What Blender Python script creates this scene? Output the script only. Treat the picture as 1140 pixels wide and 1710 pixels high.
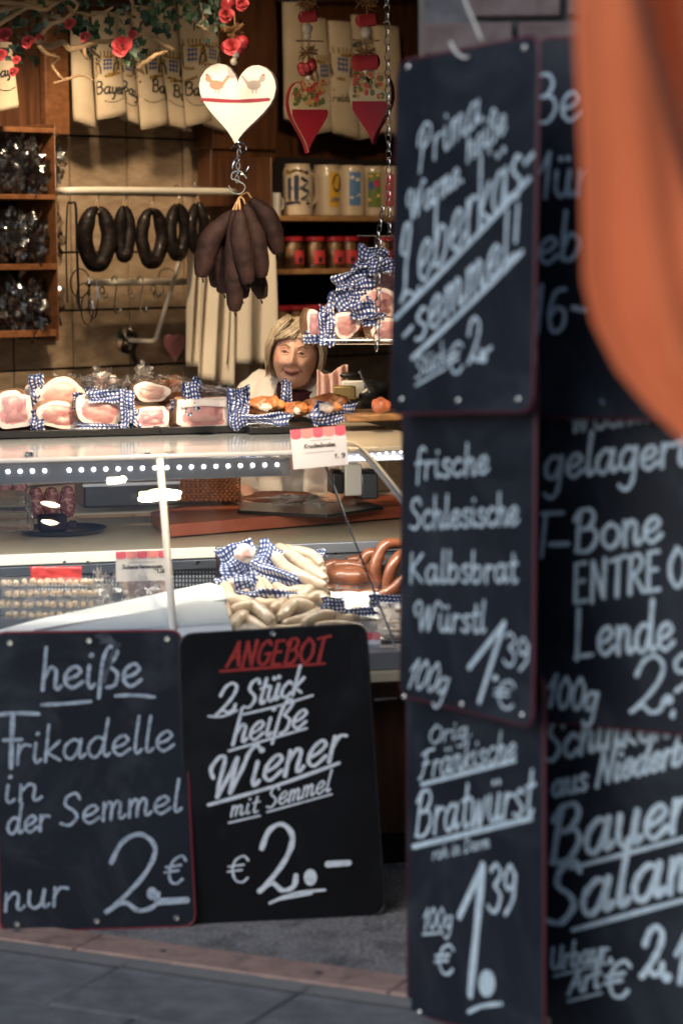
import bpy, bmesh, math, random
from mathutils import Vector, Matrix, noise
random.seed(7)
PI = math.pi
sc = bpy.context.scene
for o in list(bpy.data.objects): bpy.data.objects.remove(o)
COL = sc.collection
# ------------------------------------------------------------------ camera
F = 85/36*1710
CAM = Vector((0, 0, 1.6))
PITCH = math.atan(425/F); ROLL = math.radians(.5)
FWD = Vector((0, math.cos(PITCH), -math.sin(PITCH)))
_r = Vector((1, 0, 0)); _u = Vector((0, math.sin(PITCH), math.cos(PITCH)))
RGT = _r*math.cos(ROLL) - _u*math.sin(ROLL)
UPV = _u*math.cos(ROLL) + _r*math.sin(ROLL)
cd = bpy.data.cameras.new('camera'); cam = bpy.data.objects.new('camera', cd); COL.objects.link(cam)
cd.sensor_fit = 'VERTICAL'; cd.sensor_height = 36; cd.sensor_width = 24; cd.lens = 85
cd.clip_start = .05; cd.clip_end = 500
cd.dof.use_dof = True; cd.dof.focus_distance = 7.3; cd.dof.aperture_fstop = 2.1; cd.dof.aperture_blades = 0
rm = Matrix((RGT, UPV, -FWD)).transposed()
cam.matrix_world = Matrix.Translation(CAM) @ rm.to_4x4()
sc.camera = cam
# ------------------------------------------------------------------ world, sun, exposure
w = bpy.data.worlds.new('World'); sc.world = w; w.use_nodes = True
nt = w.node_tree; bg = nt.nodes['Background']
sky = nt.nodes.new('ShaderNodeTexSky'); sky.sky_type = 'NISHITA'; sky.sun_disc = False
SUN_EL, SUN_ROT = math.radians(28), math.radians(215)
sky.sun_elevation = SUN_EL; sky.sun_rotation = SUN_ROT; sky.ozone_density = 3.0
nt.links.new(sky.outputs[0], bg.inputs[0]); bg.inputs[1].default_value = .085
sd = bpy.data.lights.new('sun', 'SUN'); sd.energy = 1.2; sd.angle = math.radians(40); sd.color = (.93, .95, 1)
so = bpy.data.objects.new('sun', sd); COL.objects.link(so)
_sd = Vector((math.sin(SUN_ROT)*math.cos(SUN_EL), math.cos(SUN_ROT)*math.cos(SUN_EL), math.sin(SUN_EL)))
so.rotation_euler = (-_sd).to_track_quat('-Z', 'Y').to_euler(); so.location = (0, -3, 8)
vs = sc.view_settings; vs.view_transform = 'Standard'; vs.look = 'None'; vs.exposure = 0; vs.gamma = 1
try: vs.use_curve_mapping = False
except Exception: pass
LAMP = 1.0
# ------------------------------------------------------------------ pixel rays (real places are found by cutting them with real planes)
def ray(px, py): return FWD*F + RGT*(px-570) - UPV*(py-855)
def at(px, py, Y):
    d = ray(px, py); return CAM + d*(Y/d.y)
def PL(px, py, base, slope=.25):
    d = ray(px, py); t = (base + .43*slope)/(d.y - slope*d.x); return CAM + d*t
def gz(px, py, z=0):
    d = ray(px, py); return CAM + d*((z-CAM.z)/d.z)
CT = math.radians(14); CU = Vector((math.cos(CT), math.sin(CT), 0)); CN = Vector((math.sin(CT), -math.cos(CT), 0))
WT = math.radians(43); WU = Vector((math.cos(WT), math.sin(WT), 0)); WN = Vector((math.sin(WT), -math.cos(WT), 0))
WB = 9.372
def WP(px, py, off=0): return PL(px, py, WB - off/math.cos(WT), math.tan(WT))
def CP(px, py, base): return PL(px, py, base, math.tan(CT))
UP = Vector((0, 0, 1))
def V(*a): return Vector(a)
def cpos(s, base, z):   # counter frame: s along the counter from X=-.43, base = depth there
    return Vector((-.43, base, 0)) + CU*s + UP*z
# ------------------------------------------------------------------ materials
def M(name, c, rough=.6, metal=0, c2=None, ns=8, nd=4, stretch=None, bump=0, bs=60, coat=0, emit=None, es=0, ramp=(.35, .65), spec=.5, sub=0, dust=None):
    m = bpy.data.materials.new(name); m.use_nodes = True; t = m.node_tree; b = t.nodes['Principled BSDF']
    b.inputs['Base Color'].default_value = (*c, 1); b.inputs['Roughness'].default_value = rough
    b.inputs['Metallic'].default_value = metal; b.inputs['Coat Weight'].default_value = coat
    b.inputs['Coat Roughness'].default_value = .12
    b.inputs['Specular IOR Level'].default_value = spec
    if sub: b.inputs['Subsurface Weight'].default_value = sub; b.inputs['Subsurface Scale'].default_value = .01
    tc = t.nodes.new('ShaderNodeTexCoord'); mp = t.nodes.new('ShaderNodeMapping')
    t.links.new(tc.outputs['Object'], mp.inputs[0])
    if stretch: mp.inputs['Scale'].default_value = stretch[:3]; 
    if stretch and len(stretch) > 3: mp.inputs['Rotation'].default_value = stretch[3]
    if c2:
        n = t.nodes.new('ShaderNodeTexNoise'); n.inputs['Scale'].default_value = ns; n.inputs['Detail'].default_value = nd
        n.inputs['Roughness'].default_value = .6
        t.links.new(mp.outputs[0], n.inputs['Vector'])
        r = t.nodes.new('ShaderNodeValToRGB'); r.color_ramp.elements[0].position = ramp[0]; r.color_ramp.elements[1].position = ramp[1]
        r.color_ramp.elements[0].color = (*c, 1); r.color_ramp.elements[1].color = (*c2, 1)
        t.links.new(n.outputs[0], r.inputs[0]); t.links.new(r.outputs[0], b.inputs['Base Color'])
        mr = t.nodes.new('ShaderNodeMapRange'); mr.inputs[3].default_value = max(.02, rough-.08); mr.inputs[4].default_value = min(1, rough+.1)
        t.links.new(n.outputs[0], mr.inputs[0]); t.links.new(mr.outputs[0], b.inputs['Roughness'])
    if dust:
        n3 = t.nodes.new('ShaderNodeTexNoise'); n3.inputs['Scale'].default_value = dust[1]; n3.inputs['Detail'].default_value = 7; n3.inputs['Roughness'].default_value = .7; n3.inputs['Distortion'].default_value = .6
        t.links.new(tc.outputs['Object'], n3.inputs['Vector'])
        r3 = t.nodes.new('ShaderNodeValToRGB'); r3.color_ramp.elements[0].position = dust[2]; r3.color_ramp.elements[1].position = dust[3]
        t.links.new(n3.outputs[0], r3.inputs[0])
        mx = t.nodes.new('ShaderNodeMix'); mx.data_type = 'RGBA'; mx.inputs[6].default_value = (*c, 1); mx.inputs[7].default_value = (*dust[0], 1)
        if c2: t.links.new(r.outputs[0], mx.inputs[6])
        t.links.new(r3.outputs[0], mx.inputs[0]); t.links.new(mx.outputs[2], b.inputs['Base Color'])
    if bump:
        n2 = t.nodes.new('ShaderNodeTexNoise'); n2.inputs['Scale'].default_value = bs; n2.inputs['Detail'].default_value = 5
        t.links.new(mp.outputs[0], n2.inputs['Vector'])
        bp = t.nodes.new('ShaderNodeBump'); bp.inputs['Strength'].default_value = bump; bp.inputs['Distance'].default_value = .01
        t.links.new(n2.outputs[0], bp.inputs['Height']); t.links.new(bp.outputs[0], b.inputs['Normal'])
    if emit: b.inputs['Emission Color'].default_value = (*emit, 1); b.inputs['Emission Strength'].default_value = es
    return m
def glassmat(name, tint=(.93, .97, .96), base=.06, fac=1.0, rough=.006, bump=0, bs=20):
    m = bpy.data.materials.new(name); m.use_nodes = True; t = m.node_tree; t.nodes.clear()
    out = t.nodes.new('ShaderNodeOutputMaterial'); mix = t.nodes.new('ShaderNodeMixShader')
    tr = t.nodes.new('ShaderNodeBsdfTransparent'); gl = t.nodes.new('ShaderNodeBsdfGlossy'); lw = t.nodes.new('ShaderNodeLayerWeight')
    tr.inputs[0].default_value = (*tint, 1); gl.inputs['Roughness'].default_value = rough; lw.inputs[0].default_value = .35
    mr = t.nodes.new('ShaderNodeMapRange'); mr.inputs[3].default_value = base; mr.inputs[4].default_value = fac
    t.links.new(lw.outputs['Fresnel'], mr.inputs[0]); t.links.new(mr.outputs[0], mix.inputs[0])
    t.links.new(tr.outputs[0], mix.inputs[1]); t.links.new(gl.outputs[0], mix.inputs[2]); t.links.new(mix.outputs[0], out.inputs[0])
    if bump:
        n = t.nodes.new('ShaderNodeTexNoise'); n.inputs['Scale'].default_value = bs; b = t.nodes.new('ShaderNodeBump')
        b.inputs['Strength'].default_value = bump; t.links.new(n.outputs[0], b.inputs['Height'])
        t.links.new(b.outputs[0], gl.inputs['Normal'])
    return m
def gingham(name, c=(.012, .028, .13), n=1.0):
    m = bpy.data.materials.new(name); m.use_nodes = True; t = m.node_tree; b = t.nodes['Principled BSDF']
    uv = t.nodes.new('ShaderNodeUVMap'); sp = t.nodes.new('ShaderNodeSeparateXYZ'); t.links.new(uv.outputs[0], sp.inputs[0])
    outs = []
    for i in (0, 1):
        mu = t.nodes.new('ShaderNodeMath'); mu.operation = 'MULTIPLY'; mu.inputs[1].default_value = n
        fr = t.nodes.new('ShaderNodeMath'); fr.operation = 'FRACT'; gt = t.nodes.new('ShaderNodeMath'); gt.operation = 'GREATER_THAN'; gt.inputs[1].default_value = .46
        t.links.new(sp.outputs[i], mu.inputs[0]); t.links.new(mu.outputs[0], fr.inputs[0]); t.links.new(fr.outputs[0], gt.inputs[0]); outs.append(gt)
    ad = t.nodes.new('ShaderNodeMath'); ad.operation = 'ADD'; t.links.new(outs[0].outputs[0], ad.inputs[0]); t.links.new(outs[1].outputs[0], ad.inputs[1])
    hf = t.nodes.new('ShaderNodeMath'); hf.operation = 'MULTIPLY'; hf.inputs[1].default_value = .5; t.links.new(ad.outputs[0], hf.inputs[0])
    r = t.nodes.new('ShaderNodeValToRGB'); r.color_ramp.interpolation = 'CONSTANT'
    r.color_ramp.elements[0].color = (.8, .8, .8, 1); r.color_ramp.elements[0].position = 0
    r.color_ramp.elements[1].color = (.06, .10, .27, 1); r.color_ramp.elements[1].position = .3
    e = r.color_ramp.elements.new(.8); e.color = (*c, 1)
    t.links.new(hf.outputs[0], r.inputs[0]); t.links.new(r.outputs[0], b.inputs['Base Color']); b.inputs['Roughness'].default_value = .45
    return m
def meatcut(name, meat, meat2, fat, rim=.75):
    # pink cut face: object-space radius 1 = edge (uv 0..1)
    m = bpy.data.materials.new(name); m.use_nodes = True; t = m.node_tree; b = t.nodes['Principled BSDF']
    uv = t.nodes.new('ShaderNodeUVMap'); n = t.nodes.new('ShaderNodeTexNoise'); n.inputs['Scale'].default_value = 2.2; n.inputs['Detail'].default_value = 5; n.inputs['Distortion'].default_value = .8
    t.links.new(uv.outputs[0], n.inputs['Vector'])
    r = t.nodes.new('ShaderNodeValToRGB'); r.color_ramp.elements[0].position = .38; r.color_ramp.elements[1].position = .62
    r.color_ramp.elements[0].color = (*meat, 1); r.color_ramp.elements[1].color = (*meat2, 1); t.links.new(n.outputs[0], r.inputs[0])
    ln = t.nodes.new('ShaderNodeVectorMath'); ln.operation = 'LENGTH'; t.links.new(uv.outputs[0], ln.inputs[0])
    ad = t.nodes.new('ShaderNodeMath'); ad.operation = 'MULTIPLY_ADD'; ad.inputs[1].default_value = .5; t.links.new(n.outputs[0], ad.inputs[0]); t.links.new(ln.outputs['Value'], ad.inputs[2])
    r2 = t.nodes.new('ShaderNodeValToRGB'); r2.color_ramp.elements[0].position = rim+.2; r2.color_ramp.elements[1].position = rim+.3
    r2.color_ramp.elements[0].color = (0, 0, 0, 1); t.links.new(ad.outputs[0], r2.inputs[0])
    mx = t.nodes.new('ShaderNodeMix'); mx.data_type = 'RGBA'; t.links.new(r2.outputs[0], mx.inputs[0]); t.links.new(r.outputs[0], mx.inputs[6]); mx.inputs[7].default_value = (*fat, 1)
    t.links.new(mx.outputs[2], b.inputs['Base Color']); b.inputs['Roughness'].default_value = .3; b.inputs['Coat Weight'].default_value = .5; b.inputs['Coat Roughness'].default_value = .15
    return m
m_board = M('board slate', (.008, .011, .018), .42, c2=(.018, .023, .036), ns=3, nd=6, spec=.45, ramp=(.3, .75), bump=.04, bs=5, dust=((.06, .072, .09), 3.5, .46, .85))
m_boardc = M('board slate dull', (.005, .007, .013), .5, c2=(.010, .014, .024), ns=3, nd=6, spec=.28, dust=((.06, .066, .078), 3.5, .47, .85))
m_board2 = M('board slate black', (.003, .003, .004), .5, c2=(.006, .006, .008), ns=4, nd=6, spec=.22, dust=((.022, .023, .027), 4, .5, .9))
m_red = M('red plastic edge', (.24, .02, .03), .45)
m_dred = M('dark red edge', (.10, .014, .026), .45)
m_blk = M('black metal', (.012, .012, .014), .4)
m_chalk = M('chalk', (.78, .82, .86), .9, c2=(.46, .50, .54), ns=55, nd=3, ramp=(.45, .85))
m_chalkb = M('chalk blue', (.66, .79, .86), .9, c2=(.36, .46, .53), ns=45, nd=3, ramp=(.4, .85))
m_chalkt = M('chalk thin', (.46, .53, .60), .9, c2=(.16, .19, .23), ns=70, nd=3, ramp=(.4, .75))
m_chalkr = M('chalk red', (.42, .035, .03), .9, c2=(.22, .02, .02), ns=60, ramp=(.4, .8))
m_smear = M('chalk smear', (.10, .11, .13), .9, c2=(.03, .035, .045), ns=30)
m_steel = M('steel', (.55, .55, .56), .25, 1, bump=.03, bs=30)
m_chrome = M('chrome', (.7, .7, .7), .12, 1)
m_alu = M('aluminium grey', (.36, .38, .42), .35, .6)
m_white = M('white enamel', (.75, .72, .64), .3, coat=.3)
m_rail = M('white rail', (.62, .57, .47), .3, coat=.4)
m_wood = M('dark wood', (.05, .019, .008), .4, c2=(.12, .045, .017), ns=3, nd=6, stretch=(14, 14, 1.2), coat=.25, bump=.1, bs=20)
m_woodl = M('shelf wood', (.35, .17, .07), .45, c2=(.5, .27, .11), ns=3, nd=5, stretch=(2, 14, 14), coat=.2)
m_woodm = M('cabinet wood', (.13, .05, .02), .4, c2=(.22, .09, .035), ns=3, nd=6, stretch=(3, 14, 14), coat=.2)
m_panel = M('counter panel wood', (.13, .055, .025), .45, c2=(.22, .10, .05), ns=3, nd=6, stretch=(2, 2, 16), coat=.2)
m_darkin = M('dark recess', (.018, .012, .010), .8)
m_tile = M('marbled tile', (.30, .205, .125), .38, c2=(.50, .375, .255), ns=4, nd=8, stretch=(3, 3, 9, (0, .75, 0)), coat=.2, ramp=(.3, .7), bump=.02, bs=20)
m_grout = M('grout', (.035, .024, .016), .9)
m_cloth = M('unbleached cotton', (.52, .42, .29), .9, c2=(.44, .34, .23), ns=10, bump=.25, bs=120)
m_clothw = M('white apron cotton', (.68, .60, .48), .9, bump=.2, bs=100)
m_coat = M('white work coat', (.72, .66, .58), .85, bump=.2, bs=90)
m_print = M('black print', (.02, .018, .016), .8)
m_gold = M('gold print', (.30, .16, .025), .6, c2=(.06, .035, .01), ns=60, ramp=(.45, .6))
m_bluep = M('blue print', (.04, .09, .35), .6)
m_skin = M('skin', (.62, .35, .245), .48, c2=(.72, .44, .32), ns=12, sub=.15, bump=.15, bs=45, dust=((.62, .25, .18), 16, .48, .75))
m_lip = M('lip', (.40, .12, .10), .45)
m_mouth = M('mouth line', (.10, .03, .025), .6)
m_eye = M('eye white', (.55, .5, .46), .25, coat=.5)
m_iris = M('iris', (.04, .03, .025), .2, coat=.6)
m_brow = M('eyebrow', (.25, .17, .10), .8)
m_hair = M('grey blond hair', (.64, .52, .36), .42, c2=(.30, .22, .14), ns=9, nd=6, stretch=(12, 12, 1.5), ramp=(.35, .7))
m_maroon = M('maroon knit', (.05, .008, .012), .9, bump=.3, bs=80)
m_gla = glassmat('counter glass', (.96, .98, .98), .05, .9)
m_film = glassmat('plastic film', (.98, .98, .98), .05, .5, .34, bump=.6, bs=60)
m_cello = glassmat('cellophane', (.86, .86, .86), .12, .8, .12, bump=1.0, bs=25)
m_ging = gingham('blue gingham', n=1)
m_ham = meatcut('ham cut pink', (.66, .28, .27), (.76, .44, .40), (.86, .72, .64), .76)
m_ham2 = meatcut('ham cut pale', (.74, .42, .37), (.82, .58, .50), (.88, .77, .68), .70)
m_hamr = meatcut('ham cut rose', (.58, .26, .30), (.70, .42, .44), (.80, .68, .68), .74)
m_rind = M('ham rind', (.42, .20, .10), .4, c2=(.60, .36, .22), ns=14, coat=.4, bump=.3, bs=30)
m_bacon = M('bacon fat', (.80, .62, .56), .35, c2=(.66, .30, .30), ns=3, stretch=(1, 1, 9), coat=.5)
m_roast = M('roast crust', (.45, .13, .04), .35, c2=(.68, .30, .11), ns=18, coat=.5, bump=.4, bs=40)
m_weiss = M('white sausage', (.74, .60, .45), .35, c2=(.58, .44, .31), ns=38, nd=6, coat=.6, sub=.1, bump=.25, bs=45)
m_nurn = M('small sausage', (.66, .54, .40), .35, c2=(.55, .42, .29), ns=30, coat=.6)
m_brown = M('brown sausage', (.15, .045, .02), .36, c2=(.28, .095, .042), ns=22, nd=6, coat=.6, bump=.3, bs=35)
m_dsaus = M('dark blood sausage', (.006, .004, .0035), .55, c2=(.045, .02, .012), ns=45, nd=5, coat=.08, bump=.4, bs=60, ramp=(.5, .8), spec=.2)
m_dsal = M('dark air dried sausage', (.008, .0035, .0035), .7, c2=(.022, .010, .009), ns=20, nd=5, spec=.15, bump=.4, bs=45)
m_salami = M('salami', (.16, .03, .025), .5, c2=(.42, .22, .18), ns=110, nd=2, ramp=(.5, .62))
m_head = M('brawn slice', (.30, .22, .22), .4, c2=(.50, .42, .42), ns=90, nd=3, ramp=(.45, .6))
m_twine = M('twine', (.42, .26, .13), .9)
m_cut = M('red cutting board', (.30, .07, .035), .45, c2=(.36, .10, .05), ns=6, coat=.2)
m_tray = M('black tray', (.012, .012, .013), .3)
m_cream = M('cream laminate', (.62, .53, .38), .35, coat=.2)
m_gdark = M('grey metal dark', (.10, .11, .13), .4, .7)
m_ceram = M('stoneware beer mug', (.66, .52, .36), .25, coat=.6)
m_jar = M('jar contents', (.25, .12, .05), .3, c2=(.38, .2, .09), ns=25)
m_lid = M('red lid', (.55, .03, .04), .3, coat=.3)
m_label = M('red label', (.62, .06, .06), .5)
m_card = M('price card', (.72, .70, .72), .4)
m_pink = M('card pink', (.70, .12, .17), .4)
m_pink2 = M('card light pink', (.78, .27, .26), .4)
m_grey = M('grey print', (.28, .26, .30), .6)
m_heart = M('cream painted wood', (.74, .69, .62), .45, c2=(.78, .68, .56), ns=8, ramp=(.55, .8))
m_heartf = M('floral painted wood', (.56, .48, .30), .45, c2=(.46, .36, .22), ns=10)
m_heartr = M('red painted wood', (.27, .015, .03), .4)
m_floral = [M('floral red', (.50, .07, .05), .5), M('floral green', (.11, .14, .05), .5), M('floral ochre', (.50, .30, .10), .5)]
m_bird = [M('hen brown', (.42, .22, .15), .6), M('hen grey', (.36, .30, .27), .6), M('hen red', (.5, .12, .1), .6)]
m_hside = M('heart edge', (.28, .23, .30), .5)
m_raffia = M('raffia', (.42, .24, .10), .9, c2=(.25, .12, .05), ns=30)
m_berry = M('red wooden bead', (.50, .04, .05), .4, coat=.3)
m_bead = M('cream bead', (.75, .66, .55), .35)
m_pinkf = M('pink felt heart', (.72, .30, .30), .9)
m_wicker = M('wicker', (.22, .075, .03), .5, c2=(.32, .12, .05), ns=20)
m_twig = M('twisted willow', (.40, .26, .13), .7, c2=(.24, .15, .08), ns=20, bump=.3, bs=50)
m_leaf = [M('leaf green', (.035, .085, .03), .5), M('leaf dark', (.02, .05, .025), .5), M('leaf grey green', (.14, .20, .14), .5)]
m_rose = M('rose red', (.42, .025, .04), .6, c2=(.60, .10, .10), ns=12)
m_orange = M('orange cloth', (.95, .24, .085), .8, c2=(.86, .19, .065), ns=2, bump=.12, bs=90)
m_stone = M('street slab', (.16, .16, .165), .75, c2=(.25, .25, .255), ns=12, nd=8, bump=.35, bs=50, dust=((.09, .09, .095), 5, .5, .75))
m_agg = M('washed concrete', (.16, .15, .145), .85, c2=(.50, .47, .45), ns=90, nd=4, bump=.6, bs=110, ramp=(.35, .7), dust=((.08, .075, .075), 6, .48, .72))
m_plank = M('threshold wood', (.42, .26, .20), .65, c2=(.56, .38, .31), ns=4, nd=6, stretch=(2, 14, 14), bump=.2, bs=30, dust=((.14, .10, .09), 14, .5, .75))
m_ground = M('ground', (.10, .10, .105), .9, c2=(.13, .13, .13), ns=4)
m_brick = M('old brick', (.15, .10, .095), .9, c2=(.24, .19, .18), ns=9, nd=8, bump=.6, bs=30)
m_mortar = M('mortar', (.16, .16, .17), .95, c2=(.10, .10, .11), ns=20)
m_plaster = M('plaster dark', (.12, .10, .08), .9)
m_lamp = M('lamp glow', (1, .8, .55), .5, emit=(1, .80, .55), es=45)
m_led = M('led', (1, 1, 1), .5, emit=(1, .92, .95), es=14)
m_black = M('black plastic', (.01, .01, .011), .35)
m_pstripe = M('pink striped towel', (.70, .42, .36), .9, c2=(.78, .58, .50), ns=40, stretch=(1, 8, .5))
m_yell = M('mug badge yellow', (.75, .42, .04), .5); m_blueb = M('mug badge blue', (.10, .22, .42), .5); m_greenb = M('mug badge green', (.16, .22, .05), .5)
m_box = M('white box cardboard', (.88, .92, .95), .4, c2=(.82, .88, .92), ns=5, coat=.3)
m_clear = glassmat('clear tub', (.75, .75, .68), .15, .9, .08)
m_redpk = M('red packet', (.55, .04, .03), .25, coat=.6)
m_tan = M('brass pot', (.35, .25, .10), .35, .5)
m_perf = M('perforation', (.30, .33, .36), .5)
m_tomato = M('orange sausage ball', (.55, .16, .07), .35, coat=.4)
m_sign = M('wire', (.6, .6, .62), .3, .8)
# ------------------------------------------------------------------ mesh builder
class MB:
    def __init__(s): s.v = []; s.f = []; s.uv = {}
    def box(s, c, size, ux=V(1, 0, 0), uy=V(0, 1, 0), uz=V(0, 0, 1)):
        n = len(s.v); c = Vector(c)
        for k in (-1, 1):
            for j in (-1, 1):
                for i in (-1, 1): s.v.append(c + ux*(i*size[0]/2) + uy*(j*size[1]/2) + uz*(k*size[2]/2))
        for q in ((0, 2, 3, 1), (4, 5, 7, 6), (0, 1, 5, 4), (2, 6, 7, 3), (0, 4, 6, 2), (1, 3, 7, 5)): s.f.append([n+i for i in q])
        return s
    def tube(s, pts, rad, seg=8, cap=True, round_end=False, flat=1.0):
        pts = [Vector(p) for p in pts]
        if not isinstance(rad, (list, tuple)): rad = [rad]*len(pts)
        if round_end:
            a, b = pts[0], pts[-1]; ra, rb = rad[0], rad[-1]; da = (pts[0]-pts[1]).normalized(); db = (pts[-1]-pts[-2]).normalized()
            pts = [a+da*ra*.95, a+da*ra*.75]+pts+[b+db*rb*.75, b+db*rb*.95]; rad = [ra*.3, ra*.72]+list(rad)+[rb*.72, rb*.3]
        n0 = len(s.v); N = len(pts); prev = None
        for i, p in enumerate(pts):
            t = (pts[min(i+1, N-1)]-pts[max(i-1, 0)]).normalized()
            if prev is None:
                a = Vector((0, 0, 1)) if abs(t.z) < .9 else Vector((1, 0, 0)); x = t.cross(a).normalized()
            else: x = (prev - t*prev.dot(t)).normalized()
            prev = x; y = t.cross(x)
            for k in range(seg):
                an = 2*PI*k/seg; s.v.append(p + x*math.cos(an)*rad[i] + y*math.sin(an)*rad[i]*flat)
        for i in range(N-1):
            for k in range(seg):
                a = n0+i*seg+k; b = n0+i*seg+(k+1) % seg; s.f.append([a, b, b+seg, a+seg])
        if cap: s.f.append([n0+k for k in range(seg)][::-1]); s.f.append([n0+(N-1)*seg+k for k in range(seg)])
        return s
    def lathe(s, prof, c=(0, 0, 0), seg=20, ax=None):
        n0 = len(s.v); c = Vector(c); N = len(prof)
        q = Vector((0, 0, 1)).rotation_difference(ax) if ax is not None else None
        for r, z in prof:
            for k in range(seg):
                p = Vector((r*math.cos(2*PI*k/seg), r*math.sin(2*PI*k/seg), z))
                if q: p = q @ p
                s.v.append(c+p)
        for i in range(N-1):
            for k in range(seg):
                a = n0+i*seg+k; b = n0+i*seg+(k+1) % seg; s.f.append([a, b, b+seg, a+seg])
        s.f.append([n0+k for k in range(seg)][::-1]); s.f.append([n0+(N-1)*seg+k for k in range(seg)])
        return s
    def grid(s, fn, nu, nv, uvs=(1, 1), closed=False):
        n0 = len(s.v)
        for j in range(nv+1):
            for i in range(nu+1):
                s.v.append(Vector(fn(i/nu, j/nv))); s.uv[len(s.v)-1] = (i/nu*uvs[0], j/nv*uvs[1])
        for j in range(nv):
            for i in range(nu):
                a = n0+j*(nu+1)+i; s.f.append([a, a+1, a+nu+2, a+nu+1])
        return s
    def ell(s, c, r, seg=16, ring=10, fn=None, q=None):
        n0 = len(s.v); c = Vector(c)
        for j in range(ring+1):
            th = PI*j/ring
            for i in range(seg):
                ph = 2*PI*i/seg; d = Vector((math.sin(th)*math.cos(ph), math.sin(th)*math.sin(ph), math.cos(th)))
                k = fn(d) if fn else 1
                p = Vector((d.x*r[0], d.y*r[1], d.z*r[2]))*k
                if q: p = q @ p
                s.v.append(c+p); s.uv[len(s.v)-1] = (d.x, d.z)
        for j in range(ring):
            for i in range(seg):
                a = n0+j*seg+i; b = n0+j*seg+(i+1) % seg; s.f.append([a, a+seg, b+seg, b])
        return s
    def poly(s, pts, depth, nrm):   # prism from an outline
        n0 = len(s.v); N = len(pts); nrm = Vector(nrm)
        for p in pts: s.v.append(Vector(p))
        for p in pts: s.v.append(Vector(p)-nrm*depth)
        for i, p in enumerate(pts): s.uv[n0+i] = (0, 0)
        s.f.append([n0+i for i in range(N)]); s.f.append([n0+N+i for i in range(N)][::-1])
        for i in range(N): j = (i+1) % N; s.f.append([n0+j, n0+i, n0+N+i, n0+N+j])
        return s
    def build(s, name, mat, parent=None, org=None, smooth=True, solid=0, world=True, subsurf=0, bevel=0, angle=40):
        if org is None: org = Vector(parent['_w']) if (parent is not None and world) else Vector((0, 0, 0))
        me = bpy.data.meshes.new(name); me.from_pydata([v-org for v in s.v], [], s.f)
        if s.uv:
            u = me.uv_layers.new(name='UVMap')
            for l in me.loops: u.data[l.index].uv = s.uv.get(l.vertex_index, (0, 0))
        me.materials.append(mat)
        bm = bmesh.new(); bm.from_mesh(me); bmesh.ops.recalc_face_normals(bm, faces=bm.faces); bm.to_mesh(me); bm.free()
        if smooth:
            me.polygons.foreach_set('use_smooth', [True]*len(me.polygons))
            try: me.set_sharp_from_angle(angle=math.radians(angle))
            except Exception: pass
        o = bpy.data.objects.new(name, me); COL.objects.link(o)
        if parent is not None:
            o.parent = parent; o['_w'] = list(org) if world else [0, 0, 0]
            pw = Vector(parent['_w']) if world else Vector((0, 0, 0)); o.location = org-pw
        else: o.location = org; o['_w'] = list(org)
        if bevel: b = o.modifiers.new('bevel', 'BEVEL'); b.width = bevel; b.segments = 2; b.limit_method = 'ANGLE'
        if solid: b = o.modifiers.new('solid', 'SOLIDIFY'); b.thickness = solid; b.offset = 0
        if subsurf: b = o.modifiers.new('sub', 'SUBSURF'); b.levels = subsurf; b.render_levels = subsurf
        return o
def tag(o, label, cat, group=None):
    o['label'] = label; o['category'] = cat
    if group: o['group'] = group
    return o
def struct(o, kind='structure'): o['kind'] = kind; return o
def thing(name, label, cat, loc=(0, 0, 0), rotz=0, group=None):
    o = bpy.data.objects.new(name, None); COL.objects.link(o); o.empty_display_size = .05
    o.location = loc; o.rotation_euler = (0, 0, rotz); o['_w'] = list(loc)
    return tag(o, label, cat, group)
def dup(root, loc, rot=None, label=None, group=None, scale=None):
    def cp(o, par):
        c = o.copy(); COL.objects.link(c); c.parent = par
        for ch in o.children: cp(ch, c)
        return c
    r = cp(root, None); r.location = loc
    if rot is not None: r.rotation_euler = rot
    if scale: r.scale = scale
    if label: r['label'] = label
    if group: r['group'] = group
    return r
def spline(P, n=6, closed=False):
    P = [Vector(p) for p in P]; out = []; N = len(P)
    for i in range(N-1):
        p0 = P[max(i-1, 0)]; p1 = P[i]; p2 = P[i+1]; p3 = P[min(i+2, N-1)]
        for k in range(n):
            t = k/n; out.append(.5*((2*p1)+(p2-p0)*t+(2*p0-5*p1+4*p2-p3)*t*t+(3*p1-p0-3*p2+p3)*t**3))
    out.append(P[-1]); return out
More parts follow.
